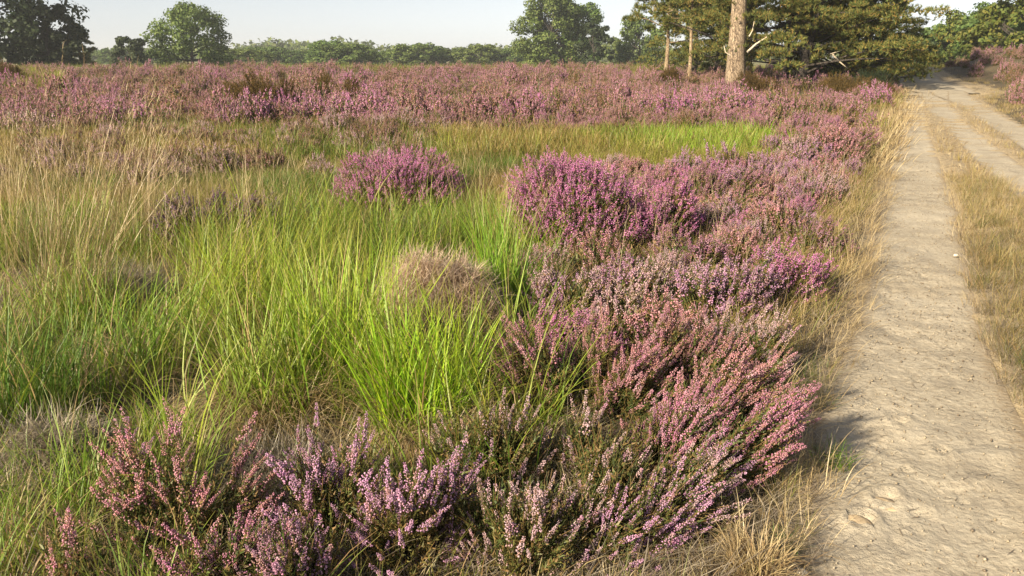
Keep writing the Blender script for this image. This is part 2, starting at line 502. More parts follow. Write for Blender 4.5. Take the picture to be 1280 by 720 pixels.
M = dict(
    blossom=mat_blossom(), hleaf=mat_heather_leaf(), hstem=mat_woody('heather_stem', (0.10, 0.055, 0.03), (0.20, 0.12, 0.07)),
    blade=mat_blade('green_blade', 0.13, 0.42), blade_dry=mat_blade('mixed_blade', 0.26, 0.38), straw=mat_straw(),
    grey_straw=mat_straw('grey_straw', (0.25, 0.205, 0.15), (0.13, 0.10, 0.08), (0.40, 0.345, 0.27)),
    pink_straw=mat_straw('mound_straw', (0.50, 0.37, 0.27), (0.28, 0.18, 0.12), (0.68, 0.55, 0.42)),
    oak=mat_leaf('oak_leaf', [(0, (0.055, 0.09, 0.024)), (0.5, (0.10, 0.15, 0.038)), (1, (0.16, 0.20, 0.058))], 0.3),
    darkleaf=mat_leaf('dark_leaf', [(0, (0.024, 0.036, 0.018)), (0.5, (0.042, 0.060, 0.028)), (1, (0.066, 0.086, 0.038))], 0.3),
    birch=mat_leaf('birch_leaf', [(0, (0.055, 0.085, 0.016)), (0.5, (0.105, 0.14, 0.026)), (1, (0.20, 0.19, 0.04))], 0.4),
    scrub=mat_leaf('scrub_leaf', [(0, (0.062, 0.10, 0.03)), (0.5, (0.115, 0.165, 0.046)), (1, (0.165, 0.205, 0.062))], 0.06),
    needle=mat_leaf('pine_needle', [(0, (0.05, 0.08, 0.028)), (0.45, (0.105, 0.145, 0.04)), (0.72, (0.20, 0.205, 0.05)), (1, (0.32, 0.21, 0.055))], 0.5, 0.25),
    brownbush=mat_leaf('brown_shrub_leaf', [(0, (0.07, 0.055, 0.02)), (0.5, (0.15, 0.10, 0.035)), (1, (0.24, 0.145, 0.05))], 1.5),
    pinebark=mat_bark('pine_bark', (0.32, 0.235, 0.16), (0.48, 0.37, 0.26), (0.12, 0.08, 0.055), 0.22, 10.0),
    darkbark=mat_bark('dark_bark', (0.055, 0.045, 0.04), (0.10, 0.08, 0.065), (0.025, 0.02, 0.018), 0.25, 8.0),
    palebark=mat_bark('pale_bark', (0.38, 0.27, 0.16), (0.50, 0.38, 0.25), (0.22, 0.15, 0.10), 0.3, 8.0),
    deadwood=mat_woody('dead_wood', (0.42, 0.34, 0.25), (0.62, 0.54, 0.42), 20.0),
    crumb=mat_straw('sand_crumb', (0.36, 0.29, 0.20), (0.16, 0.12, 0.085), (0.50, 0.43, 0.33)), ground=mat_ground(), sand=mat_sand(),
    stone=mat_woody('pale_stone', (0.55, 0.48, 0.38), (0.72, 0.66, 0.55), 60.0), clod=mat_woody('sand_clod', (0.36, 0.27, 0.17), (0.50, 0.39, 0.26), 60.0),
)
PINK, MAUVE, SALMON, PURPLE, BROWN, PALE = (0.68, 0.25, 0.55), (0.60, 0.34, 0.54), (0.65, 0.33, 0.38), (0.34, 0.22, 0.34), (0.34, 0.20, 0.12), (0.64, 0.46, 0.50)

# ------------------------------------------------------------------ ground sheet and track
ang = np.concatenate([np.radians(np.arange(-180, -50, 3.0)), np.radians(np.arange(-50, 50, 0.3)), np.radians(np.arange(50, 180, 3.0))])
rad = np.concatenate([[0.02], np.geomspace(0.4, 70, 420), np.geomspace(75, 5000, 40)])
A, R_ = np.meshgrid(ang, rad)
X, Y = np.sin(A) * R_, np.cos(A) * R_
sd = rut_sd(X.ravel(), Y.ravel()).reshape(X.shape)
Z = terrain(X, Y) + (0.035 * (fbm(X * 2.3, Y * 2.3, 21) - 0.5) + 0.03 * (fbm(X * 9, Y * 9, 22) - 0.5)) * smooth(-0.12, 0.1, sd) - 0.072 * smooth(0.22, -0.16, sd)
na, nr = len(ang), len(rad)
idx = np.arange(na * nr).reshape(nr, na)
Q = np.stack([idx[:-1, :], np.roll(idx, -1, 1)[:-1, :], np.roll(idx, -1, 1)[1:, :], idx[1:, :]], -1).reshape(-1, 4)[:, ::-1]
sandy = smooth(0.30, -0.02, sd) * 0.95
sandy = np.maximum(sandy, 0.62 * smooth(1.5, 1.0, np.abs(track_side(X, Y) - 1.1)) * (sd > 0))
sandy = np.where(Y > 75, 0, sandy)
meadow = smooth(62, 80, R_)
ground = link('ground', mesh_np('ground', np.stack([X, Y, Z], -1), None, Q, [M['ground']], None, True, {'sand': sandy, 'meadow': meadow}), kind='structure')

def sand_relief(x, y):
    """hoof prints, tyre ribs and wind ripples pressed into the sand"""
    d = np.hypot(x, y)
    near = 1 - smooth(9, 14, d)
    z = 0.022 * (fbm(x * 3.0, y * 3.0, 31) - 0.5) + 0.030 * (fbm(x * 9, y * 9, 33, 3) - 0.5) * (0.12 + 1.3 * smooth(0.40, 0.68, fbm(x * 1.3, y * 1.3, 36, 3))) + 0.010 * (fbm(x * 27, y * 27, 37, 3) - 0.5) * (1 - smooth(5, 9, d))
    wob = 2.4 * fbm(x * 1.6, y * 1.6, 35)
    rip = np.sin((y * 0.93 + x * 0.37) * 2 * pi / 0.052 + wob * 5) * 0.0028 * smooth(0.42, 0.62, fbm(x * 1.7, y * 1.7, 41, 2))
    z = z + rip * near * (fract_noise(x * 13, y * 13, 44) * 0.8 + 0.4)
    return z
_prng = np.random.default_rng(77)
PRINTS = []
for k in range(70):
    s_, c_ = RUT_S[0]
    i = _prng.integers(0, len(c_)); 
    if c_[i, 1] > 13: continue
    PRINTS.append((c_[i, 0] + _prng.uniform(-0.75, 0.75) * c_[i, 2], c_[i, 1], _prng.uniform(0.02, 0.05), _prng.uniform(0, 6.28), _prng.uniform(0.5, 1.0)))
for (px, py, r_, st) in ((1108, 612, 0.06, 1.3), (1078, 640, 0.06, 1.5), (1125, 517, 0.05, 1.2), (1150, 655, 0.04, 0.6)):
    p = ground_at(px, py); PRINTS.append((p[0], p[1], r_, 0.4, st))

for ri, (s_, K) in enumerate(RUT_S):
    nt_ = 56 if ri == 0 else (24 if ri < 3 else 30)
    T_ = np.linspace(-1, 1, nt_)
    tang = np.gradient(K[:, :2], axis=0); tang /= np.linalg.norm(tang, axis=1, keepdims=True)
    nrm = np.stack([tang[:, 1], -tang[:, 0]], 1)
    wl = 0.07 + K[:, 2] * (0.90 + 0.16 * (fbm(s_ * 1.9, s_ * 0 + 3 + ri, 51) - 0.5))
    wr = 0.07 + K[:, 2] * (0.90 + 0.16 * (fbm(s_ * 1.7, s_ * 0 + 9 + ri, 53) - 0.5))
    W = np.where(T_[None] < 0, wl[:, None], wr[:, None]) * T_[None]
    PX = K[:, None, 0] + nrm[:, None, 0] * W; PY = K[:, None, 1] + nrm[:, None, 1] * W
    prof = -0.040 + 0.012 * np.abs(T_[None]) ** 3
    PZ = terrain(PX, PY) + prof + 0.03 * (fbm(PX * 1.1, PY * 1.1, 71) - 0.5) * (1 - T_[None] ** 2) + sand_relief(PX, PY) * (1 - np.abs(T_[None]) ** 6) + 0.004 + ri * 0.004
    for (hx, hy, hr, ha, hs) in PRINTS:
        dx, dy = PX - hx, PY - hy
        u = (dx * cos(ha) + dy * sin(ha)) / hr; v = (-dx * sin(ha) + dy * cos(ha)) / (hr * 0.8)
        q = np.sqrt(u * u + v * v)
        PZ = PZ + hs * 0.014 * (np.exp(-((q - 1.15) / 0.28) ** 2) - 1.0 * np.exp(-(q / 0.85) ** 4) * (0.7 + 0.5 * (u > 0.1)))
    n_, m_ = PX.shape
    ii = np.arange(n_ * m_).reshape(n_, m_)
    Qp = np.stack([ii[:-1, :-1], ii[:-1, 1:], ii[1:, 1:], ii[1:, :-1]], -1).reshape(-1, 4)
    edge = np.broadcast_to(np.abs(T_[None]) ** 2, PX.shape)
    link('sandy_track', mesh_np('sandy_track', np.stack([PX, PY, PZ], -1), None, Qp, [M['sand']], None, True, {'edge': edge}), kind='structure')

# ------------------------------------------------------------------ heather
OCT_V = np.array([(1, 0, 0), (-1, 0, 0), (0, 1, 0), (0, -1, 0), (0, 0, 1.3), (0, 0, -1.1)], float)
OCT_F = np.array([(0, 2, 4), (2, 1, 4), (1, 3, 4), (3, 0, 4), (2, 0, 5), (1, 2, 5), (3, 1, 5), (0, 3, 5)])
TET_V = np.array([(1, 0, -0.5), (-0.5, 0.87, -0.5), (-0.5, -0.87, -0.5), (0, 0, 1.3)], float)
TET_F = np.array([(0, 1, 3), (1, 2, 3), (2, 0, 3), (0, 2, 1)])
LEAF_V = np.array([(-0.5, 0, 0), (0.5, 0, 0), (0.12, 0.05, 1), (-0.12, 0.05, 1)], float)
LEAF_F = np.array([(0, 1, 2), (0, 2, 3)])

LODS = {'near': dict(nf=62, fs=0.0030, nl=54, ls=0.011, lw=0.0042, oct=True),
        'mid': dict(nf=20, fs=0.0066, nl=16, ls=0.020, lw=0.0075, oct=False),
        'far': dict(nf=11, fs=0.0112, nl=6, ls=0.036, lw=0.014, oct=False)}
_tmpl = {}
def sprigs(lod):
    if lod in _tmpl: return _tmpl[lod]
    P = LODS[lod]; rng = np.random.default_rng({'near': 1, 'mid': 2, 'far': 3}[lod])
    out = []
    for k in range(10):
        L = 0.19; bend = rng.normal(0, 0.018, 2)
        axis = lambda t: np.stack([bend[0] * t ** 2, bend[1] * t ** 2, L * t], 1)
        start = rng.uniform(0.36, 0.60)
        fl, fo = MB(), MB()
        n = P['nf']
        t = np.sort(start + (1 - start) * rng.random(n) ** 0.9)
        rr = ((0.0056 if lod == 'near' else 0.0085) * (1 - 0.8 * ((t - start) / (1 - start)) ** 1.3) + 0.0015) * rng.uniform(0.6, 1.25, n)
        a = np.arange(n) * 2.4 + rng.normal(0, 0.4, n)
        c = axis(t) + np.stack([np.cos(a) * rr, np.sin(a) * rr, 0 * a], 1)
        D = np.stack([np.cos(a), np.sin(a), rng.uniform(-0.4, 0.9, n)], 1)
        sz = P['fs'] * (1 - 0.45 * (t - start) / (1 - start)) * rng.uniform(0.75, 1.25, n)
        stamp(fl, OCT_V if P['oct'] else TET_V, OCT_F if P['oct'] else TET_F, basis(D, rng), c, sz)
        if lod != 'far':                       # short flowering side shoots
            for j in range(rng.integers(0, 3)):
                t0 = rng.uniform(start - 0.1, start + 0.25); aa = rng.uniform(0, 6.28)
                d = np.array([cos(aa) * 0.4, sin(aa) * 0.4, 1]); d /= np.linalg.norm(d)
                m = max(3, n // 6)
                q = axis(np.full(m, t0)) + d * np.linspace(0.008, 0.04, m)[:, None] + rng.normal(0, 0.003, (m, 3))
                stamp(fl, OCT_V if P['oct'] else TET_V, OCT_F if P['oct'] else TET_F, basis(rng.normal(0, 1, (m, 3)) + d, rng), q, P['fs'] * rng.uniform(0.7, 1, m))
        n = P['nl']
        t = rng.random(n) * 0.75
        a = rng.uniform(0, 6.28, n)
        D = np.stack([np.cos(a) * 0.7, np.sin(a) * 0.7, rng.uniform(0.5, 1.2, n)], 1)
        X = LEAF_V * np.array([P['lw'], P['lw'], P['ls']])
        stamp(fo, X, LEAF_F, basis(D, rng), axis(t), rng.uniform(0.7, 1.4, n))
        if lod != 'far':
            tube(fo, axis(np.linspace(0, 0.95, 4)), [0.0016, 0.0014, 0.0012, 0.0006], 3, False)
            for j in range(2):
                t0 = rng.uniform(0.1, 0.6); aa = rng.uniform(0, 6.28); d = np.array([cos(aa) * 0.7, sin(aa) * 0.7, 1])
                m = max(3, n // 7)
                q = axis(np.full(m, t0)) + d * np.linspace(0.005, 0.05, m)[:, None]
                D = np.stack([rng.normal(0, 0.6, m), rng.normal(0, 0.6, m), np.ones(m)], 1)
                stamp(fo, X, LEAF_F, basis(D, rng), q, rng.uniform(0.7, 1.2, m))
        out.append((np.concatenate(fl.V), np.concatenate(fl.T), np.concatenate(fo.V),
                    np.concatenate(fo.T + [np.concatenate([q[:, [0, 1, 2]], q[:, [0, 2, 3]]]) for q in fo.Q])))
    _tmpl[lod] = out
    return out

def heather_meshes(seed, w, h, n, lod='mid', lean=(0, 0), bare=0.35, size=1.0, splay=1.0, flower=1.0, one=False, dome=False):
    rng = np.random.default_rng(seed)
    T = sprigs(lod)
    nl = rng.integers(3, 7)
    lob = np.stack([rng.normal(0, 0.27 * w, nl), rng.normal(0, 0.27 * w, nl), rng.uniform(0.72, 1.1, nl), rng.uniform(0.20, 0.36, nl) * w], 1)
    lob[0, :2] *= 0.2
    if dome:          # one broad round crown with shallow lobes
        lob[:, :2] = rng.normal(0, 0.15 * w, (nl, 2)); lob[:, 2] = rng.uniform(0.80, 1.02, nl); lob[:, 3] = rng.uniform(0.28, 0.42, nl) * w
    which = rng.choice(nl, n, p=lob[:, 3] ** 2 / (lob[:, 3] ** 2).sum())
    rho = np.sqrt(rng.random(n)); th = rng.uniform(0, 2 * pi, n)
    tip = np.stack([lob[which, 0] + lob[which, 3] * rho * np.cos(th), lob[which, 1] + lob[which, 3] * rho * np.sin(th),
                    h * lob[which, 2] * (1 - 0.72 * rho ** 2.6) * rng.uniform(0.72, 1.14, n)], 1)
    tip[:, :2] += np.array(lean) * tip[:, 2:3]
    D = np.stack([(tip[:, 0] / w * 0.9 + np.cos(th) * rho * 0.28) * splay + lean[0] + rng.normal(0, 0.11, n),
                  (tip[:, 1] / w * 0.9 + np.sin(th) * rho * 0.28) * splay + lean[1] + rng.normal(0, 0.14, n), np.ones(n)], 1)
    D /= np.linalg.norm(D, axis=1, keepdims=True)
    sc = size * rng.uniform(0.6, 1.35, n)
    base = tip - D * (0.17 * sc)[:, None]
    fl, fo, st = MB(), MB(), MB()
    k = rng.integers(0, len(T), n)
    isf = rng.random(n) < flower
    R = basis(D, rng)
    for i in range(len(T)):
        m = (k == i)
        stamp(fl, T[i][0], T[i][1], R[m & isf], base[m & isf], sc[m & isf])
        stamp(fo, T[i][2], T[i][3], R[m], base[m], sc[m])
    # leafy twigs under the flowering tips
    nb = int(n * (bare + 0.5))
    j = rng.choice(n, nb, replace=nb > n)
    low = base[j] * np.array([0.93, 0.93, 0.9]) - D[j] * (0.11 * sc[j])[:, None] + rng.normal(0, 0.012, (nb, 3))
    low[:, 2] = np.maximum(low[:, 2], 0.0)
    kk = rng.integers(0, len(T), nb); R2 = basis(D[j] + rng.normal(0, 0.2, (nb, 3)), rng)
    for i in range(len(T)):
        m = kk == i
        stamp(fo, T[i][2], T[i][3], R2[m], low[m], sc[j][m] * 1.15)
    # woody stems
    for q in rng.choice(n, min(n, 46 if lod == 'near' else 24), replace=False):
        b = base[q]; root = np.array([b[0] * 0.18, b[1] * 0.18, 0.0])
        mid = (root * 0.55 + b * 0.45) + np.array([0, 0, -0.04 * h]) + rng.normal(0, 0.012, 3)
        tube(st, [root, mid, b], [0.005 * size, 0.0036 * size, 0.0018 * size], 4, False)
    if one:
        V = np.concatenate(fl.V + fo.V + st.V); o = fl.n; o2 = fl.n + fo.n
        Tt = np.concatenate(fl.T + [np.concatenate(fo.T) + o])
        Q_ = np.concatenate(st.Q) + o2
        mi = np.concatenate([np.zeros(sum(len(t) for t in fl.T)), np.ones(sum(len(t) for t in fo.T)), np.full(len(Q_), 2)])
        return mesh_np('heather', V, Tt, Q_, [M['blossom'], M['hleaf'], M['hstem']], mi)
    return fl.mesh('blossom', M['blossom']), fo.mesh('foliage', M['hleaf']), st.mesh('stems', M['hstem'])

def heather_thing(label, loc, rz, tint, meshes, group=None, scale=1.0):
    r = thing('heather_shrub', label, 'heather shrub', loc, rz, group, scale)
    r['tint'] = tint
    for nm, me in zip(('blossom', 'foliage', 'stems'), meshes):
        c = link(nm, me, r, kind='stuff'); c['tint'] = tint
    return r

def at(px, py):
    p = ground_at(px, py, terrain)
    return (float(p[0]), float(p[1]), float(terrain(p[0], p[1])) - 0.015)

OCC = []          # (x, y, radius) of hand-placed plants
# label, px, py (foot), width, height, n, lod, lean, tint, flower share
FG = [
    ('broad vivid pink heather dome, the largest and brightest shrub of the middle heath', 718, 308, 1.45, 0.80, 1900, 'mid', (0, 0), PINK, 0.95),
    ('pink heather lobe joined to the track side of the large bright dome', 822, 314, 0.72, 0.58, 560, 'mid', (0.15, -0.1), PINK, 0.92),
    ('bright pink heather shrub standing alone in green grass beside the dead mound', 487, 252, 1.50, 0.60, 1150, 'mid', (0, 0), PINK, 0.9),
    ('dull purple heather shrub half sunk in tall green grass', 283, 292, 0.85, 0.42, 480, 'mid', (0.1, 0), PURPLE, 0.9),
    ('pale greyish withered heather shrub in the straw grass behind the dull purple one', 272, 218, 1.1, 0.42, 420, 'mid', (0, 0), PALE, 0.55),
    ('dark pink heather shrub close behind the shoulder of the large dome', 880, 262, 0.9, 0.48, 420, 'mid', (0.1, 0), (0.42, 0.19, 0.30), 0.8),
    ('pinkish heather shrub with lavender tips just below the large dome', 735, 385, 0.70, 0.36, 300, 'mid', (0.1, -0.1), MAUVE, 0.8),
    ('pale mauve heather clump with grassy gaps beside the yellow green tussock', 690, 400, 0.50, 0.36, 200, 'mid', (0, 0), PALE, 0.7),
    ('silvery pink heather shrub with a dark hollow at its foot', 800, 398, 0.74, 0.38, 320, 'mid', (0.15, -0.05), PALE, 0.85),
    ('lilac and pink heather shrub leaning toward the track halfway up the slope', 905, 400, 0.78, 0.40, 360, 'mid', (0.2, -0.05), MAUVE, 0.9),
    ('bright pink heather shrub leaning over the straw verge halfway along the slope', 975, 372, 0.66, 0.36, 320, 'mid', (0.25, -0.05), PINK, 0.85),
    ('rosy brown heather shrub with straw grass around it above the lilac one', 935, 335, 0.75, 0.34, 280, 'mid', (0.15, 0), SALMON, 0.8),
    ('pink heather shrub tucked under the lower edge of the pink lobe', 865, 345, 0.70, 0.36, 300, 'mid', (0.1, 0), (0.46, 0.22, 0.34), 0.85),
    ('tall salmon pink heather shrub with upright sprays in front of the dark hollow', 745, 520, 0.62, 0.50, 420, 'near', (0.05, -0.05), (0.58, 0.28, 0.34), 0.92),
    ('salmon and pink heather shrub fanning out beside the tall upright one', 850, 500, 0.62, 0.48, 380, 'near', (0.2, -0.05), (0.50, 0.24, 0.28), 0.9),
    ('small rosy heather tuft at the end of the brightest green tussock', 672, 500, 0.36, 0.36, 150, 'near', (0, 0), (0.45, 0.22, 0.28), 0.85),
    ('pink heather shrub splaying long sprays out over the edge of the sandy track', 905, 600, 0.62, 0.40, 400, 'near', (0.62, -0.05), (0.54, 0.24, 0.36), 0.97),
    ('orange tinged heather sprays rising behind the one that splays over the track edge', 880, 545, 0.50, 0.44, 260, 'near', (0.35, 0), SALMON, 0.85),
    ('grey mauve heather shrub beside the dry verge, behind the splaying one', 945, 470, 0.55, 0.36, 240, 'near', (0.2, 0), PALE, 0.7),
    ('dark green heather shrub with few flowers in the shade of the bright green tussock', 615, 610, 0.62, 0.36, 360, 'near', (0.05, -0.05), PALE, 0.30),
    ('dark green heather with pale lilac sprays beside the splaying shrub', 755, 625, 0.62, 0.34, 360, 'near', (0.2, -0.05), PALE, 0.42),
    ('lilac heather low at the foot of the splaying shrub, sprays lying toward the verge', 800, 690, 0.55, 0.26, 300, 'near', (0.5, -0.1), MAUVE, 0.6),
    ('pale lilac heather shrub at the bottom edge in front of the dark green one', 660, 700, 0.60, 0.32, 340, 'near', (0.1, -0.05), PALE, 0.55),
    ('purple heather shrub below the brown foot of the bright green tussock', 500, 690, 0.58, 0.34, 340, 'near', (0, -0.05), MAUVE, 0.75),
    ('tall purplish heather shrub behind the one cut by the bottom edge', 430, 655, 0.42, 0.40, 170, 'near', (0.05, 0), MAUVE, 0.85),
    ('mauve heather shrub cut by the bottom edge beside the purple one', 395, 745, 0.50, 0.34, 190, 'near', (0, 0), (0.44, 0.24, 0.36), 0.85),
    ('tall salmon heather plant with beaded sprays standing among green blades', 222, 690, 0.40, 0.54, 150, 'near', (0.02, 0), SALMON, 0.98),
    ('thin rose heather plant just beside the tall salmon one', 305, 745, 0.34, 0.34, 80, 'near', (0.1, 0), (0.52, 0.23, 0.33), 0.95),
    ('small lilac heather spray leaning over long blades behind the salmon plant', 158, 640, 0.18, 0.36, 46, 'near', (0.1, 0), (0.44, 0.22, 0.40), 1.0),
    ('short sparse pinkish heather in the bottom corner away from the track', 95, 770, 0.40, 0.28, 50, 'near', (0, 0), SALMON, 0.9),
    ('small pink heather sprig growing out of the dead mound', 612, 400, 0.24, 0.30, 60, 'mid', (0, 0), MAUVE, 0.9),
]
for i, (lab, px, py, w, h, n, lod, lean, tint, fs) in enumerate(FG):
    loc = at(px, py)
    heather_thing(lab, loc, 0.0, tint, heather_meshes(100 + i, w, h, int(n * (0.66 if py < 610 else 0.64)) if lod == 'near' else n, lod, lean, 0.55 if lod == 'near' else 0.25, 1.18 if lod == 'near' else 1.05, 1.0, fs, dome='dome,' in lab or 'rounded' in lab or 'alone' in lab))
    OCC.append((loc[0], loc[1], w * 0.42))

# ---- which plants grow where (foot positions seen in the picture, turned into ground)
def zone_weights(x, y):
    px, py, dy = project(x, y, terrain(x, y))
    px = np.clip(px, -200, 1480)
    d = np.hypot(x, y)
    n1 = fbm(x / 1.7, y / 1.7, 61); n2 = fbm(x / 4.0, y / 4.0, 63)
    t = track_side(x, y); sdv = rut_sd(x, y).reshape(np.shape(x))
    wob = (n2 - 0.5) * 60
    far = smooth(182, 164, py + wob * 0.7)
    rightslope = smooth(640, 720, px + wob - (py - 300) * 0.05) * (t < -0.2) * smooth(205, 232, py + wob * 0.4)
    midright = smooth(830, 900, px + wob) * (t < -0.2) * smooth(150, 170, py)
    lime = np.exp(-(((px - 905) / 95) ** 2 + ((py - 184) / 17) ** 2) ** 2)
    band = smooth(520, 580, px + wob) * smooth(1000, 900, px + wob) * smooth(168, 178, py) * smooth(226, 212, py)
    bank = smooth(2.9, 3.5, t + (n1 - 0.5) * 0.6)
    heath = np.clip(np.maximum.reduce([far, rightslope, midright]) - 1.2 * lime - 0.9 * band, 0, 1)
    heath = np.where(t < -0.2, heath * smooth(0.06, 0.34, sdv + (n1 - 0.5) * 0.5 - 0.25 * smooth(9, 18, d)), bank)
    heath = np.maximum(heath, 0.26 * (t < -1) * smooth(250, 225, py) * smooth(160, 170, py) * (px < 560) * (n2 > 0.42))
    heath = heath * (d < 66)
    return px, py, d, t, sdv, heath, lime, band, n1, n2

# ---- countable heather over the middle heath
rng = np.random.default_rng(5)
MIDV = [heather_meshes(300 + k, 0.74, 0.34, 225, 'mid', (0.05 * k - 0.1, 0), 0.2, 1.1, 1.0, (0.98, 0.92, 0.8, 0.95, 0.75)[k]) for k in range(5)]
FARV = [heather_meshes(340 + k, 0.85, 0.46, 190, 'far', (0, 0), 0.2, 1.15, 1.0, (0.95, 0.85, 0.7, 0.9, 0.6)[k]) for k in range(5)]
FARONE = [heather_meshes(360 + k, 0.95, 0.48, 150, 'far', (0, 0), 0.15, 1.25, 1.0, (0.95, 0.8, 0.65, 0.9, 0.5, 0.85)[k], one=True) for k in range(6)]

def candidates(r0, r1, step0, grow, half=46):
    """jittered points over the view wedge, spacing grows with distance"""
    out = []; r = r0
    while r < r1:
        s = max(step0, grow * r)
        aw = s / r
        aa = np.arange(-radians(half), radians(half), aw)
        if len(aa) == 0: r += s; continue
        a2 = aa + rng.uniform(-0.5, 0.5, len(aa)) * aw; rr = r + rng.uniform(-0.5, 0.5, len(aa)) * s
        out.append(np.stack([np.sin(a2) * rr, np.cos(a2) * rr], 1)); r += s
    return np.concatenate(out)

def pick_tint(px, py, n1, n2, r):
    """flower colour of a shrub by patch"""
    if 168 < py < 250 and px < 560: return PALE if r < 0.5 else (0.36, 0.21, 0.17)
    if py > 200:
        c = [PINK, MAUVE, SALMON, PALE, (0.44, 0.22, 0.32)]
        return c[int(min(4, (n2 * 0.6 + r * 0.7 - 0.15) * 5))] if 0 <= (n2 * 0.6 + r * 0.7 - 0.15) else PINK
    v = n1 * 0.95 + r * 0.45 - 0.20
    c = [(0.64, 0.24, 0.53), (0.61, 0.28, 0.48), (0.56, 0.28, 0.38), (0.49, 0.26, 0.28), BROWN, (0.40, 0.20, 0.31)]
    return c[int(np.clip(v * 6, 0, 5))]

pts = candidates(3.0, 66, 0.37, 0.022)
px, py, d, t, sdv, heath, lime, band, n1, n2 = zone_weights(pts[:, 0], pts[:, 1])
lump = fbm(pts[:, 0] / 2.4, pts[:, 1] / 2.4, 83, 3)
keep = (rng.random(len(pts)) < heath * np.where((d > 11) & (t < 0), smooth(0.34, 0.47, lump), 0.93)) & (sdv > 0.26 + 0.20 * (d > 6) + 0.10 * (d > 14))
for (ox, oy, orad) in OCC:
    keep &= np.hypot(pts[:, 0] - ox, pts[:, 1] - oy) > orad + 0.16
keep &= ~((py > 480) & (px > 820))
sel = np.where(keep)[0]
sel = sel[np.argsort(d[sel])]
zt = terrain(pts[:, 0], pts[:, 1])
inframe = (px > -25) & (px < 1305)
HUES = {PINK: 'bright pink', MAUVE: 'mauve', SALMON: 'rosy orange', PALE: 'pale greyish', BROWN: 'brown'}
def shrub_words(x, y, py_, t_, tint, sc):
    """how and where one shrub of the heath is, told by what stands near it"""
    r_, g_, b_ = tint
    hue = HUES.get(tint) or ('pink' if b_ > 0.40 else 'dull purple' if r_ < 0.45 else 'dusty pink' if b_ > 0.32 else 'rust pink')
    size = 'large' if sc > 1.08 else ('small' if sc < 0.84 else 'middling')
    px_ = 640 + F_PX * x / max(0.1, RC * y)
    if t_ > 0: return f'{size} {hue} heather shrub on the raised bank across the track', 'heather shrubs on the bank across the track'
    if py_ > 235:
        w = ('just below the large pink dome' if px_ < 800 and py_ < 400 else 'beside the straw verge of the track' if px_ > 930 else
             'on the slope between dome and verge' if py_ < 330 else 'on the lower slope between dome and verge' if py_ < 420 else 'low on the slope above the splaying heather')
        return f'{size} {hue} heather shrub {w}', 'heather shrubs on the slope beside the track'
    if 168 < py_ and px_ < 560:
        w = 'behind the dull purple heather' if px_ < 400 else 'behind the lone bright pink shrub'
        if px_ < 200: w = 'behind the tall stalked tussocks'
        return f'{size} {hue} heather shrub in the straw grass {w}', 'faded heather shrubs in the straw grass'
    row = 'at the front of' if py_ > 150 else 'amid' if py_ > 132 else 'at the back of'
    if px_ < 120: w = 'the heath below the corner oak'
    elif px_ < 200: w = 'the heath below the small round tree'
    elif px_ < 300: w = 'the heath below the lone oak'
    elif px_ < 380: w = 'the heath round the dark round bush'
    elif px_ < 470: w = 'the heath round the second brown bush'
    elif px_ < 640: w = 'the heath short of the tallest oak'
    elif px_ < 770: w = 'the heath below the tallest oak'
    elif px_ < 820: w = 'the heath below the greyer oak'
    elif px_ < 890: w = 'the heath below the slender pines'
    elif px_ < 960: w = 'the heath below the thick pine trunk'
    elif px_ < 1040: w = 'the heath below the wide pine'
    else: w = 'the heath corner beside the track'
    return f'{size} {hue} heather shrub {row} {w}', 'heather shrubs of ' + w
protos = {}
n_ind = 0; rest = []; near_shrubs = {}
for i in sel:
    tint = pick_tint(px[i], py[i], n1[i], n2[i], rng.random())
    sc = rng.uniform(0.7, 1.2) * (0.40 + 0.98 * float(lump[i]) if d[i] > 11 else 1.0); rz = rng.uniform(0, 6.28)
    if t[i] < 0 and sdv[i] < 0.14 + 0.40 * sc: continue      # no crown hangs over the sand
    if n_ind < 262 and inframe[i]:
        v = int(rng.integers(0, 5)); lod = 'mid' if d[i] < 21 else 'far'
        loc = (float(pts[i, 0]), float(pts[i, 1]), float(zt[i]) - 0.02)
        lab, grp = shrub_words(pts[i, 0], pts[i, 1], py[i], t[i], tint, sc)
        sc = (sc, sc, sc * float(rng.uniform(0.75, 1.45))) if d[i] > 11 else (sc, sc, sc * float(rng.uniform(0.85, 1.15)))
        if (lod, v) not in protos:
            shrub = protos[(lod, v)] = heather_thing(lab, loc, rz, tint, (MIDV if lod == 'mid' else FARV)[v], grp, sc)
        else:
            shrub = copy_thing(protos[(lod, v)], loc, rz, lab, grp, sc, tint)
        if py[i] > 165: near_shrubs.setdefault(lab, []).append((-float(t[i]), shrub))
        n_ind += 1
    else:
        rest.append((pts[i, 0], pts[i, 1], zt[i] - 0.02, rz, sc, *tint))

for lab, L in near_shrubs.items():
    if len(L) > 1:
        L.sort(key=lambda q: q[0])
        for k, (_, shrub) in enumerate(L):
            shrub['label'] = lab.replace(' heather shrub', ' heather').replace(' at the front of ', ' fronting ').replace(' in the straw grass behind ', ' behind ') + ', ' + ('first', 'second', 'third', 'fourth', 'fifth', 'sixth', 'seventh', 'eighth', 'ninth', 'tenth')[min(k, 9)] + ' from track'

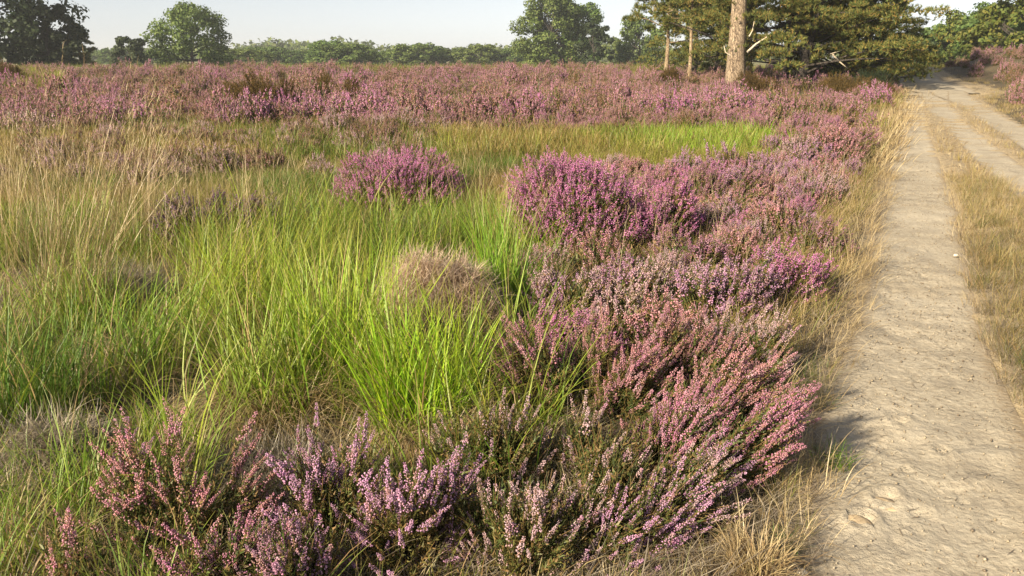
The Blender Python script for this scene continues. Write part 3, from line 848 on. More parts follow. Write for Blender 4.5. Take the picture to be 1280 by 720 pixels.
# ---- scatter: one object of points, its plants put on it by geometry nodes
def scatter(name, meshes, rows, variant, tilt=0.1, kind='stuff', label=None, zvar=(0.9, 1.1)):
    rows = np.asarray(rows, float)
    col = bpy.data.collections.new(name + '_kinds')
    for me in meshes:
        col.objects.link(bpy.data.objects.new(name + '_tuft', me))
    me = mesh_np(name, rows[:, :3])
    def put(nm, ty, arr, key):
        a = me.attributes.new(nm, ty, 'POINT'); a.data.foreach_set(key, np.ascontiguousarray(arr).ravel())
    n = len(rows)
    put('rot', 'FLOAT_VECTOR', np.stack([rng.normal(0, tilt, n), rng.normal(0, tilt, n), rows[:, 3]], 1).astype(np.float32), 'vector')
    put('scl', 'FLOAT_VECTOR', (np.repeat(rows[:, 4:5], 3, 1) * np.stack([np.ones(n), np.ones(n), rng.uniform(*zvar, n)], 1)).astype(np.float32), 'vector')
    put('tint', 'FLOAT_COLOR', np.concatenate([rows[:, 5:8], np.ones((n, 1))], 1).astype(np.float32), 'color')
    put('variant', 'INT', np.asarray(variant, np.int32), 'value')
    o = link(name, me, kind=kind)
    if label: o['label'] = label
    ng = bpy.data.node_groups.new(name + '_scatter', 'GeometryNodeTree')
    ng.interface.new_socket('Geometry', in_out='INPUT', socket_type='NodeSocketGeometry')
    ng.interface.new_socket('Geometry', in_out='OUTPUT', socket_type='NodeSocketGeometry')
    gi = ng.nodes.new('NodeGroupInput'); go = ng.nodes.new('NodeGroupOutput')
    ci = ng.nodes.new('GeometryNodeCollectionInfo'); ci.inputs['Collection'].default_value = col
    ci.inputs['Separate Children'].default_value = True; ci.inputs['Reset Children'].default_value = True
    ip = ng.nodes.new('GeometryNodeInstanceOnPoints'); ip.inputs['Pick Instance'].default_value = True
    def na(nm, ty):
        q = ng.nodes.new('GeometryNodeInputNamedAttribute'); q.data_type = ty; q.inputs['Name'].default_value = nm; return q.outputs[0]
    ng.links.new(gi.outputs[0], ip.inputs['Points']); ng.links.new(ci.outputs[0], ip.inputs['Instance'])
    ng.links.new(na('variant', 'INT'), ip.inputs['Instance Index'])
    ng.links.new(na('rot', 'FLOAT_VECTOR'), ip.inputs['Rotation']); ng.links.new(na('scl', 'FLOAT_VECTOR'), ip.inputs['Scale'])
    ng.links.new(ip.outputs[0], go.inputs[0])
    md = o.modifiers.new('scatter', 'NODES'); md.node_group = ng
    return o

if rest:
    scatter('heather', FARONE, rest, rng.integers(0, len(FARONE), len(rest)), 0.08, label='pink and brown heather running on toward the trees', zvar=(0.7, 1.6))

# ------------------------------------------------------------------ grass as ground cover
def tuft(seed, n, length, width, radius, lean, curve, mat, nseg=4, spread=0.5):
    r = np.random.default_rng(seed); mb = MB()
    a = r.uniform(0, 6.28, n); q = radius * np.sqrt(r.random(n))
    base = np.stack([np.cos(a) * q, np.sin(a) * q, np.full(n, -0.01)], 1)
    blades(mb, r, base, a + r.normal(0, spread, n), length * r.uniform(0.45, 1.2, n), width * r.uniform(0.7, 1.3, n),
           np.abs(r.normal(lean, 0.15, n)), curve * r.uniform(0.3, 1.5, n), nseg)
    return mb.mesh('grass_tuft', mat)

def litter(seed, n, length, width, radius, mat):
    """dead blades lying about"""
    r = np.random.default_rng(seed); mb = MB()
    a = r.uniform(0, 6.28, n); q = radius * np.sqrt(r.random(n))
    base = np.stack([np.cos(a) * q, np.sin(a) * q, r.uniform(0.0, 0.05, n)], 1)
    blades(mb, r, base, r.uniform(0, 6.28, n), length * r.uniform(0.4, 1.2, n), width * r.uniform(0.6, 1.3, n), r.uniform(0.9, 1.5, n), r.uniform(-0.3, 0.6, n), 4)
    return mb.mesh('grass_tuft', mat)

def stalks(mb, rng_, n, radius, length, az=None, lean=0.15, curve=0.3, width=0.0034, head=True):
    a = rng_.uniform(0, 6.28, n) if az is None else rng_.normal(az, 0.6, n)
    q = radius * np.sqrt(rng_.random(n)); b = rng_.uniform(0, 6.28, n)
    base = np.stack([np.cos(b) * q, np.sin(b) * q, np.zeros(n)], 1)
    L = length * rng_.uniform(0.7, 1.15, n); le = np.abs(rng_.normal(lean, 0.1, n)); cu = curve * rng_.uniform(0.2, 1.4, n)
    tip = blades(mb, rng_, base, a, L, width, le, cu, 6, 0.5)
    if head:
        m = 7
        th = le + cu
        d = np.stack([np.cos(a) * np.sin(th), np.sin(a) * np.sin(th), np.cos(th)], 1)
        bb = np.repeat(tip, m, 0) - np.repeat(d, m, 0) * np.tile(np.linspace(0, 0.13, m), n)[:, None]
        blades(mb, rng_, bb, np.repeat(a, m) + rng_.normal(0, 0.9, n * m), 0.045, 0.003, np.repeat(th, m) + rng_.normal(0, 0.15, n * m), 0.1, 2, 0.3)

def stalk_tuft(seed):
    r = np.random.default_rng(seed); mb = MB()
    stalks(mb, r, 7, 0.16, 0.85, None, 0.15, 0.35, 0.0034); return mb.mesh('grass_tuft', M['straw'])
GR = [tuft(500 + k, 34, 0.24, 0.0045, 0.09, 0.25, 0.9, M['blade']) for k in range(3)] \
   + [tuft(510 + k, 30, 0.26, 0.0035, 0.10, 0.35, 1.0, M['blade_dry']) for k in range(3)] \
   + [tuft(520 + k, 30, 0.20, 0.0032, 0.12, 0.55, 1.0, M['straw']) for k in range(3)] \
   + [litter(530 + k, 30, 0.22, 0.0032, 0.13, M['grey_straw']) for k in range(2)] \
   + [tuft(540 + k, 40, 0.34, 0.012, 0.28, 0.2, 0.7, M['blade'], 3) for k in range(2)] \
   + [tuft(550 + k, 40, 0.34, 0.010, 0.30, 0.3, 0.8, M['blade_dry'], 3) for k in range(2)] \
   + [tuft(560 + k, 34, 0.26, 0.010, 0.30, 0.5, 0.9, M['straw'], 3) for k in range(2)] \
   + [stalk_tuft(570 + k) for k in range(3)] \
   + [tuft(580 + k, 16, 0.58, 0.0068, 0.08, 0.28, 0.9, M['blade'], 6) for k in range(3)]
GREEN, OLIVE, LIME, STRAWC = (0.12, 0.21, 0.022), (0.20, 0.22, 0.038), (0.25, 0.43, 0.028), (0.34, 0.255, 0.095)

rows, var = [], []
def add_rows(P, mask, variants, tints, smin, smax, dens=1.0, by=None):
    m = mask & (rng.random(len(P)) < dens)
    n = int(m.sum())
    if not n: return
    Pm = P[m]
    ci = rng.integers(0, len(tints), n) if by is None else np.clip((by[m] + rng.normal(0, 0.07, n)) * len(tints), 0, len(tints) - 1).astype(int)
    c = np.array(tints)[ci] * rng.uniform(0.8, 1.2, (n, 1))
    rows.append(np.concatenate([Pm, terrain(Pm[:, 0], Pm[:, 1])[:, None] - 0.005, rng.uniform(0, 6.28, (n, 1)), rng.uniform(smin, smax, (n, 1)), c], 1))
    var.append(np.array(variants)[rng.integers(0, len(variants), n)])
G_, D_, S_, L_, GW, DW, SW, ST, LG = (0, 1, 2), (3, 4, 5), (6, 7, 8), (9, 10), (11, 12), (13, 14), (15, 16), (17, 18, 19), (20, 21, 22)

HOLLOWS = [(*at(px_, py_)[:2], q_) for px_, py_, q_ in ((150, 375, 0.42), (70, 585, 0.24), (335, 600, 0.24), (547, 418, 0.34), (130, 345, 0.3), (560, 545, 0.16))]
P = candidates(1.5, 12.5, 0.105, 0.0)
for hx_, hy_, hq_ in HOLLOWS:
    P = P[np.hypot(P[:, 0] - hx_, P[:, 1] - hy_) > hq_ * rng.uniform(0.7, 1.1, len(P))]
px, py, d, t, sdv, heath, lime, band, n1, n2 = zone_weights(P[:, 0], P[:, 1])
offroad = (sdv > 0.02) & (t < 0)
grassy = (1 - heath) * smooth(0.3, 0.8, sdv)
rr = rng.random(len(P))
left = px < 690
gl = grassy * left
g1 = smooth(0.28, 0.72, fbm(P[:, 0] / 0.9, P[:, 1] / 0.9, 91, 3)); g2 = smooth(0.25, 0.75, fbm(P[:, 0] / 1.8 + 7, P[:, 1] / 1.8, 93, 3))
DK = (0.075, 0.135, 0.018)
dens_l = np.clip(0.02 + 0.75 * g1, 0, 1) * np.where(py > 560, 0.45, 1.0)
add_rows(P, offroad & left & (py > 262) & (rng.random(len(P)) < dens_l), G_, [(0.055, 0.11, 0.012), DK, DK, GREEN, (0.14, 0.25, 0.018), (0.20, 0.31, 0.022), (0.20, 0.23, 0.03)], 0.5, 0.95, 0.8, g2)
add_rows(P, offroad & left & (py > 280) & (py < 620) & (g1 > 0.58), LG, [(0.18, 0.27, 0.03), (0.25, 0.35, 0.035), (0.24, 0.26, 0.04)], 0.75, 1.2, 0.34)
add_rows(P, offroad & (px < 520) & (py > 600), G_, [(0.20, 0.29, 0.035), OLIVE], 0.9, 1.5, 0.16)
add_rows(P, offroad & left & (py > 280) & (g1 < 0.38), L_ + S_[:2], [STRAWC], 0.7, 1.1, 0.6)
add_rows(P, offroad & left & (py > 262) & (rr > 0.76), S_ + L_ + L_, [STRAWC], 0.7, 1.1, 0.9)
mid_l = offroad & left & (py <= 262)
add_rows(P, mid_l & (g1 > 0.25), D_, [GREEN, (0.16, 0.235, 0.028), OLIVE, (0.25, 0.25, 0.045), (0.31, 0.235, 0.07)], 0.5, 1.0, 0.85, g2)
add_rows(P, mid_l & (g1 < 0.35), G_, [DK, GREEN], 0.7, 1.1, 0.8)
add_rows(P, mid_l & (g2 > 0.3) & (px < 260), ST, [STRAWC], 0.7, 1.1, 0.10)
add_rows(P, mid_l & (g2 > 0.3) & (px >= 260), ST, [STRAWC], 0.5, 0.9, 0.04)
add_rows(P, offroad & left & (py > 262) & (px < 330) & (py < 420), ST, [STRAWC], 0.8, 1.1, 0.05)
add_rows(P, mid_l & (rr < 0.16), S_, [STRAWC], 0.9, 1.6, 0.8)
add_rows(P, offroad & ~left & (py < 235) & (lime < 0.3) & (band > 0.2), D_, [OLIVE, (0.30, 0.32, 0.05)], 1.0, 1.6, 0.9)
add_rows(P, offroad & ~left & (lime >= 0.3) & (g1 > 0.15), G_, [LIME, LIME, (0.20, 0.33, 0.03), (0.26, 0.32, 0.04)], 0.9, 1.5, 0.9)
add_rows(P, offroad & ~left & (py < 470) & (sdv > 0.3), D_, [OLIVE, STRAWC, (0.27, 0.24, 0.06)], 0.7, 1.2, 0.26)
add_rows(P, offroad & ~left & (py < 470) & (py > 250) & (rr < 0.05), ST, [STRAWC], 0.45, 0.7, 1.0)
add_rows(P, offroad & ~left & (py < 470) & (sdv > 0.3), S_, [STRAWC], 0.7, 1.2, 0.2)
add_rows(P, offroad & ~left & (py >= 470), L_ + S_[:1], [STRAWC], 0.7, 1.2, 0.7)
add_rows(P, offroad & (py >= 540) & (px < 860), L_ + S_[:1] + D_[:1], [STRAWC, OLIVE], 0.6, 1.2, 0.6)
verge = offroad & (sdv < 0.75) & ~left
add_rows(P, verge & (py < 470), S_, [STRAWC], 0.6, 1.2, 0.55)
add_rows(P, verge & (py < 470) & (sdv > 0.2), D_, [(0.32, 0.25, 0.09), OLIVE], 0.7, 1.1, 0.3)
add_rows(P, verge & (py < 470), L_, [STRAWC], 0.6, 1.0, 0.4)
add_rows(P, verge & (py >= 470) & (sdv > 0.03), S_ + L_ + L_, [STRAWC], 0.4, 0.85, 0.95)
add_rows(P, verge & (py >= 470) & (sdv > 0.05), D_ + L_, [(0.20, 0.17, 0.07), OLIVE], 0.35, 0.65, 0.85)
add_rows(P, verge & (py >= 450) & (sdv > 0.05) & (n1 > 0.55), G_, [GREEN], 0.35, 0.6, 0.35)
strip = (t > 0) & (sdv > -0.02)
add_rows(P, strip & ((py < 300) | (rr < 0.35)), S_, [STRAWC], 0.4, 0.9, 0.62)
add_rows(P, strip & (sdv > 0.10), D_, [(0.30, 0.25, 0.09), (0.20, 0.19, 0.06)], 0.5, 0.95, 0.5)
add_rows(P, strip & (sdv > 0.04) & (py > 290), D_ + L_, [(0.11, 0.12, 0.04), (0.17, 0.14, 0.055)], 0.4, 0.8, 0.95)
add_rows(P, strip & (sdv > 0.06) & (py > 290), L_, [STRAWC], 0.5, 1.0, 0.35)
add_rows(P, strip & (sdv > 0.15) & (py > 280) & (n1 > 0.45), G_, [(0.09, 0.13, 0.035)], 0.4, 0.8, 0.7)

P = candidates(12.3, 75, 0.24, 0.013)
px, py, d, t, sdv, heath, lime, band, n1, n2 = zone_weights(P[:, 0], P[:, 1])
offroad = (sdv > 0.05) & (t < 0)
add_rows(P, offroad & (lime > 0.15), GW + DW[:1], [LIME, LIME, (0.20, 0.33, 0.03), (0.26, 0.32, 0.04)], 0.7, 1.15, 0.95)
g2 = smooth(0.25, 0.75, fbm(P[:, 0] / 2.6 + 7, P[:, 1] / 2.6, 93, 3))
add_rows(P, offroad & (heath < 0.5) & (lime <= 0.25) & (sdv > 0.4), DW, [(0.14, 0.20, 0.025), OLIVE, (0.26, 0.25, 0.045), (0.28, 0.21, 0.06)], 0.7, 1.25, 0.9, g2)
add_rows(P, offroad & (band > 0.3), GW, [(0.20, 0.30, 0.03), (0.27, 0.33, 0.04), OLIVE], 0.7, 1.15, 0.8, g2)
add_rows(P, offroad & (heath >= 0.5) & (sdv > 0.4), DW + SW, [OLIVE, STRAWC], 0.8, 1.2, 0.20)
add_rows(P, offroad & (px < 75) & (py > 92) & (py < 122), DW + GW, [(0.24, 0.27, 0.03)], 1.3, 1.8, 1.0)
add_rows(P, offroad & (sdv < 0.6), SW, [STRAWC], 0.7, 1.1, 0.9)
add_rows(P, (t > 0) & (sdv > 0.14) & (t < 3.4), SW, [STRAWC], 0.3, 0.6, 0.8)
add_rows(P, (t > 0) & (sdv > 0.2) & (t < 3.4), DW, [(0.32, 0.26, 0.08)], 0.35, 0.6, 0.3)
add_rows(P, (d > 55) & (sdv > 0.3), DW, [OLIVE, GREEN], 1.2, 2.0, 0.6)
scatter('grass', GR, np.concatenate(rows), np.concatenate(var), 0.12, label='green, olive and straw coloured grass growing over the heath')

# ------------------------------------------------------------------ grass tussocks one can point at
def tussock(label, px, py, spec, tint, dry=None, stalk=None, name='grass_tussock', cat='grass tussock', seed=0):
    r = np.random.default_rng(900 + seed)
    loc = at(px, py)
    root = thing(name, label, cat, loc)
    mb = MB()
    for (n, rad_, L, w, az, azs, lean, cu) in spec:
        a = r.normal(az, azs, n) if azs < 3 else r.uniform(0, 6.28, n)
        b = r.uniform(0, 6.28, n); q = rad_ * np.sqrt(r.random(n))
        base = np.stack([np.cos(b) * q, np.sin(b) * q, np.full(n, -0.01)], 1)
        blades(mb, r, base, a, L * r.uniform(0.5, 1.15, n), w * r.uniform(0.7, 1.25, n), np.abs(r.normal(lean, 0.14, n)), cu * r.uniform(0.2, 1.5, n), 7)
    o = link('green_blades', mb.mesh('green_blades', M['blade']), root, kind='stuff'); o['tint'] = tint
    root['tint'] = tint
    if dry:
        mb = MB()
        for (n, rad_, L, w, lean, cu) in dry:
            b = r.uniform(0, 6.28, n); q = rad_ * np.sqrt(r.random(n))
            base = np.stack([np.cos(b) * q, np.sin(b) * q, r.uniform(0, 0.06, n)], 1)
            blades(mb, r, base, b + r.normal(0, 0.7, n), L * r.uniform(0.4, 1.2, n), w, np.abs(r.normal(lean, 0.3, n)), cu * r.uniform(0.3, 1.5, n), 6)
        link('dry_blades', mb.mesh('dry_blades', M['straw']), root, kind='stuff')
    if stalk:
        mb = MB()
        for s in stalk: stalks(mb, r, *s)
        link('seed_stalks', mb.mesh('seed_stalks', M['straw']), root, kind='stuff')
    OCC.append((loc[0], loc[1], 0.2))
    return root

BRIGHT = (0.30, 0.46, 0.022)
U = 9.0
tussock('brightest green tussock of upright blades in front of the dead mound', 530, 532,
        [(300, 0.24, 0.60, 0.0088, pi / 2, U, 0.12, 0.50), (200, 0.22, 0.74, 0.0085, 2.7, 0.7, 0.34, 0.55), (110, 0.22, 0.56, 0.008, 0.0, 0.7, 0.34, 0.7)],
        BRIGHT, [(420, 0.26, 0.36, 0.005, 0.8, 1.5)], None, seed=1)
tussock('wide green tussock fanning out beside the brightest one', 430, 492,
        [(340, 0.24, 0.84, 0.0085, 2.3, 0.9, 0.30, 0.5), (220, 0.24, 0.74, 0.0085, 1.2, 0.8, 0.15, 0.5)],
        (0.28, 0.41, 0.024), [(420, 0.28, 0.40, 0.005, 0.7, 1.5)], None, seed=2)
tussock('green tussock with a collar of golden dead blades', 345, 515,
        [(300, 0.22, 0.72, 0.0082, 2.0, 1.2, 0.32, 0.6)], (0.26, 0.34, 0.04), [(900, 0.24, 0.42, 0.0052, 0.7, 1.7)], None, seed=3)
tussock('yellowish green tussock behind the collared one', 305, 415,
        [(420, 0.32, 0.76, 0.0080, 1.8, 1.3, 0.22, 0.6)], (0.28, 0.36, 0.028), [(200, 0.3, 0.5, 0.005, 0.5, 1.0)], [(12, 0.2, 0.95, None, 0.1, 0.3)], seed=4)
tussock('green tussock leaning in before the dark brown heap of stems', 205, 462,
        [(300, 0.26, 0.70, 0.0075, 0.5, 1.2, 0.38, 0.7)], (0.19, 0.30, 0.03), [(220, 0.26, 0.45, 0.005, 0.7, 1.2)], None, seed=5)
tussock('dark green tussock behind the grey heap of dead twigs', 40, 520,
        [(460, 0.32, 0.68, 0.0070, 0, U, 0.25, 0.8)], (0.13, 0.22, 0.03), [(120, 0.3, 0.36, 0.004, 0.7, 1.1)], None, seed=6)
tussock('tall straw stalked tussock with stems leaning toward the dull purple heather', 95, 400,
        [(300, 0.28, 0.7, 0.005, 0.6, 1.2, 0.25, 0.6)], (0.19, 0.25, 0.04), [(160, 0.28, 0.6, 0.004, 0.35, 0.7)],
        [(50, 0.22, 1.3, 0.1, 0.25, 0.4, 0.004), (46, 0.2, 1.2, -0.1, 0.55, 0.4, 0.0045)], seed=7)
tussock('pale straw tussock of thin upright stems behind the leaning stalked one', 45, 330,
        [(200, 0.28, 0.6, 0.005, 0, U, 0.2, 0.5)], (0.20, 0.24, 0.045), [(120, 0.28, 0.55, 0.0036, 0.3, 0.6)],
        [(60, 0.3, 1.15, None, 0.12, 0.25)], seed=8)
tussock('straw tussock of fine tall stems close beside the dull purple heather', 175, 305,
        [(220, 0.28, 0.6, 0.005, 0, U, 0.2, 0.5)], (0.23, 0.25, 0.05), [(160, 0.28, 0.55, 0.0036, 0.3, 0.6)],
        [(60, 0.3, 1.1, 0.3, 0.15, 0.3)], seed=9)
tussock('bright green tussock fanning up between dead mound and large pink dome', 622, 395,
        [(280, 0.16, 0.78, 0.0075, 2.0, 0.9, 0.15, 0.5), (130, 0.16, 0.64, 0.0075, 0.6, 0.7, 0.2, 0.6)], (0.22, 0.37, 0.03), [(60, 0.15, 0.35, 0.004, 0.6, 1.2)],
        [(12, 0.1, 0.85, 0.9, 0.3, 0.3)], seed=10)
tussock('deep green tussock between dead mound and lone pink shrub', 500, 318,
        [(320, 0.34, 0.52, 0.0055, 0, U, 0.3, 0.8)], (0.12, 0.20, 0.03), [(70, 0.3, 0.4, 0.004, 0.6, 1.0)], None, seed=11)
tussock('green tussock between the two bright pink shrubs', 600, 300,
        [(300, 0.36, 0.55, 0.0055, 0, U, 0.2, 0.6)], (0.17, 0.26, 0.035), [(90, 0.3, 0.4, 0.004, 0.5, 0.9)], [(20, 0.3, 0.95, None, 0.15, 0.3)], seed=12)
tussock('long bladed tussock between grey twig heap and salmon heather', 120, 640,
        [(150, 0.18, 0.46, 0.0055, 2.0, 1.2, 0.4, 0.7)], (0.20, 0.30, 0.03), [(90, 0.2, 0.34, 0.004, 0.8, 1.1)], None, seed=13)
tussock('thin tussock with yellowing blades among the salmon heather', 215, 625,
        [(110, 0.14, 0.46, 0.0055, 1.6, 1.2, 0.25, 0.5)], (0.22, 0.31, 0.03), [(50, 0.15, 0.34, 0.004, 0.6, 1.0)], None, seed=14)
tussock('sparse green tussock in the bottom corner beside the short pinkish heather', 25, 705,
        [(120, 0.2, 0.4, 0.0052, 1.3, 1.4, 0.35, 0.7)], (0.19, 0.27, 0.03), [(80, 0.2, 0.3, 0.004, 0.9, 1.0)], None, seed=15)
tussock('yellow green tussock below the large pink dome', 665, 380,
        [(200, 0.20, 0.44, 0.0052, 1.2, 1.4, 0.2, 0.5)], (0.20, 0.29, 0.035), [(120, 0.2, 0.35, 0.0038, 0.4, 0.8)], None, seed=16)
tussock('small vivid green grass tuft on the sand edge under the splaying heather', 1042, 575,
        [(120, 0.07, 0.14, 0.0036, 0, U, 0.5, 0.7)], (0.15, 0.26, 0.03), None, None, 'grass_tuft', 'grass tuft', seed=17)
tussock('small green grass tuft on the dry verge near the bottom edge', 985, 685,
        [(70, 0.05, 0.10, 0.003, 0, U, 0.5, 0.7)], (0.13, 0.21, 0.03), [(30, 0.06, 0.14, 0.003, 0.8, 0.8)], None, 'grass_tuft', 'grass tuft', seed=18)
tussock('olive grass tuft at the corner of the verge above the vivid one', 1025, 500,
        [(70, 0.07, 0.13, 0.003, 0, U, 0.5, 0.7)], (0.15, 0.19, 0.04), [(50, 0.08, 0.16, 0.003, 0.8, 0.8)], None, 'grass_tuft', 'grass tuft', seed=19)
tussock('golden dried grass clump with short curled blades on the verge at the bottom edge', 945, 715,
        [(20, 0.05, 0.1, 0.003, 0, U, 0.5, 0.7)], (0.2, 0.24, 0.05), [(420, 0.09, 0.13, 0.0042, 0.35, 1.3)], None, 'dried_grass_clump', 'grass clump', seed=20)

# the domed dead tussock
def dead_mound(label, px, py, w, h, n, mat, seed, name='dead_grass_mound'):
    r = np.random.default_rng(seed); mb = MB()
    loc = at(px, py)
    rho = np.sqrt(r.random(n)); th = r.uniform(0, 6.28, n)
    w = w * (0.8 + 0.5 * fract_noise(np.cos(th) * 1.7 + 9, np.sin(th) * 1.7 + seed, seed + 1))
    dep = 1 - 0.35 * r.random(n) ** 2
    base = np.stack([np.cos(th) * rho * w / 2 * dep, np.sin(th) * rho * w / 2 * dep, dep * h * (1 - rho ** 2.2) * (0.5 + 0.8 * fbm(np.cos(th) * rho * 3.2 + 5, np.sin(th) * rho * 3.2 + 5, seed, 3))], 1)
    blades(mb, r, base, th + r.normal(0, 1.6, n), r.uniform(0.05, 0.20, n), r.uniform(0.003, 0.006, n), r.uniform(0.7, 2.0, n), r.uniform(-1.4, 1.8, n), 4)
    root = thing(name, label, 'grass mound', loc)
    link('dead_blades', mb.mesh('dead_blades', mat), root, kind='stuff')
    OCC.append((loc[0], loc[1], float(np.mean(w)) * 0.4))
    return root
dead_mound('pinkish brown dome of dead matted grass behind the brightest green tussock', 547, 415, 0.86, 0.50, 14000, M['pink_straw'], 41)
dead_mound('low grey heap of dead twigs and grass before the dark green tussock', 70, 585, 0.42, 0.20, 2600, M['grey_straw'], 42, 'dead_grass_heap')
dead_mound('flat grey mat of dead blades below the collared tussock', 340, 600, 0.50, 0.10, 1500, M['grey_straw'], 43, 'dead_grass_mat')
dead_mound('dark brown heap of dead stems in the gap beside the leaning stalks', 150, 375, 0.75, 0.26, 3200, M['grey_straw'], 44, 'dead_grass_heap')
dead_mound('brown mat of broken blades at the foot of the brightest green tussock', 560, 545, 0.50, 0.14, 1600, M['pink_straw'], 45, 'dead_grass_mat')

# stones and clods on the sand
def rock(name, label, cat, px, py, size, mat, seed, flat=0.6):
    r = np.random.default_rng(seed)
    import bmesh
    bm = bmesh.new(); bmesh.ops.create_icosphere(bm, subdivisions=2, radius=size)
    for v in bm.verts:
        k = 1 + 0.35 * (float(fbm(v.co.x / size * 1.3 + seed, v.co.y / size * 1.3 + v.co.z / size, seed)) - 0.5) * 2
        v.co = v.co * k; v.co.z *= flat
    me = bpy.data.meshes.new(name); bm.to_mesh(me); bm.free(); me.materials.append(mat)
    for p in me.polygons: p.use_smooth = True
    x, y, z = at(px, py)
    s = rut_sd(np.array([x]), np.array([y]))[0]
    o = thing(name, label, cat, (x, y, z + 0.015 - (0.055 if s < -0.05 else 0.01) + size * flat * 0.35), r.uniform(0, 6.28), data=me)
    return o
rock('pebble', 'white pebble on the grassy edge of the sandy rut', 'pebble', 1195, 318, 0.022, M['stone'], 1)
rock('pebble', 'small pale pebble in the strip of dry grass between ruts', 'pebble', 1252, 334, 0.016, M['stone'], 2)
rock('pebble', 'pale pebble lying in the bottom corner of the sand', 'pebble', 1262, 690, 0.011, M['stone'], 3)
rock('pebble', 'yellowish stone at the bottom edge between verge and sand', 'pebble', 1003, 713, 0.018, M['stone'], 4)
rock('sand_clod', 'flat crusted sand clod on the track beside the splaying heather', 'sand clod', 1105, 618, 0.068, M['clod'], 5, 0.28)
rock('sand_clod', 'brown crumbled clod just below the flat crusted one', 'sand clod', 1072, 640, 0.070, M['clod'], 6, 0.32)
rock('sand_clod', 'small low clod at the sand edge under the brown one', 'sand clod', 1090, 683, 0.035, M['clod'], 7, 0.35)

def twigs():
    r = np.random.default_rng(12); mb = MB(); n = 1100
    s_, K = RUT_S[0]
    i = r.integers(0, len(K), n); i = i[(K[i, 1] < 12) & (K[i, 1] > 1.2)]; n = len(i)
    u = np.clip(r.normal(0, 0.7, n), -1.15, 1.15)
    x = K[i, 0] + u * K[i, 2]; y = K[i, 1]
    z = terrain(x, y) + 0.004 - 0.040 + 0.010 * np.abs(u) ** 3 + 0.03 * (fbm(x * 1.1, y * 1.1, 71) - 0.5) * (1 - np.minimum(u * u, 1)) + sand_relief(x, y) + 0.004
    blades(mb, r, np.stack([x, y, z], 1), r.uniform(0, 6.28, n), r.uniform(0.02, 0.07, n), r.uniform(0.002, 0.005, n), 1.5, 0.1, 3, 0.6)
    o = link('litter', mb.mesh('litter', M['grey_straw']), kind='stuff'); o['label'] = 'bits of dry stalk and heather strewn over the sand'
twigs()
def crumbs():
    r = np.random.default_rng(14); mb = MB()
    for ri, n in ((0, 11000), (1, 700), (2, 500)):
        s_, K = RUT_S[ri]; d = np.hypot(K[:, 0], K[:, 1])
        p = np.where((d < 14) & (K[:, 1] > 1.0), 1.0, 0) * np.gradient(s_); p /= p.sum()
        i = r.choice(len(K), n, p=p); u = r.uniform(-1.05, 1.05, n)
        clump = fbm(K[i, 0] * 3 + u * 2, K[i, 1] * 3, 66, 3); k = r.random(n) < smooth(0.35, 0.65, clump) + 0.25
        i, u = i[k], u[k]; n = len(i)
        x = K[i, 0] + u * K[i, 2] + r.normal(0, 0.01, n); y = K[i, 1] + r.normal(0, 0.02, n)
        z = terrain(x, y) - 0.036 + 0.010 * np.abs(u) ** 3 + 0.004 * ri + 0.03 * (fbm(x * 1.1, y * 1.1, 71) - 0.5) * (1 - u ** 2) + sand_relief(x, y)
        sz = np.minimum(0.0014 + r.exponential(0.0014, n), 0.008)
        stamp(mb, OCT_V * np.array([1, 1, 0.7]), OCT_F, basis(r.normal(0, 1, (n, 3)), r), np.stack([x, y, z + sz * 0.5 + 0.002], 1), sz)
    o = link('sand_crumbs', mb.mesh('sand_crumbs', M['crumb']), kind='stuff'); o['label'] = 'crumbs of sand and grit loose on the track'
crumbs()

# ------------------------------------------------------------------ trees
def leaf_cloud(mb, rng_, c, rad_, n, size, flat=1.0, shell=0.55):
    d = rng_.normal(0, 1, (n, 3)); d /= np.linalg.norm(d, axis=1, keepdims=True)
    r = (shell + (1 - shell) * rng_.random(n)) * rng_.uniform(0.75, 1.12, n)
    p = c + d * r[:, None] * np.array(rad_)
    D = d + rng_.normal(0, 0.6, (n, 3)); D[:, 2] += 0.3
    V = np.array([(-0.42, -0.5, 0), (0.42, -0.38, 0.06), (0.30, 0.5, -0.05), (-0.30, 0.42, 0.08)])
    stamp(mb, V, np.array([(0, 1, 2, 3)]), basis(D, rng_), p, size * rng_.uniform(0.6, 1.4, n))

def limb_path(rng_, a, b, sag=0.1, n=6):
    t = np.linspace(0, 1, n)[:, None]; L = np.linalg.norm(b - a)
    p = a + (b - a) * t + np.sin(t * pi) * np.array([0, 0, -sag * L]) + np.sin(t * pi) * rng_.normal(0, 0.06 * L, 3)
    return p

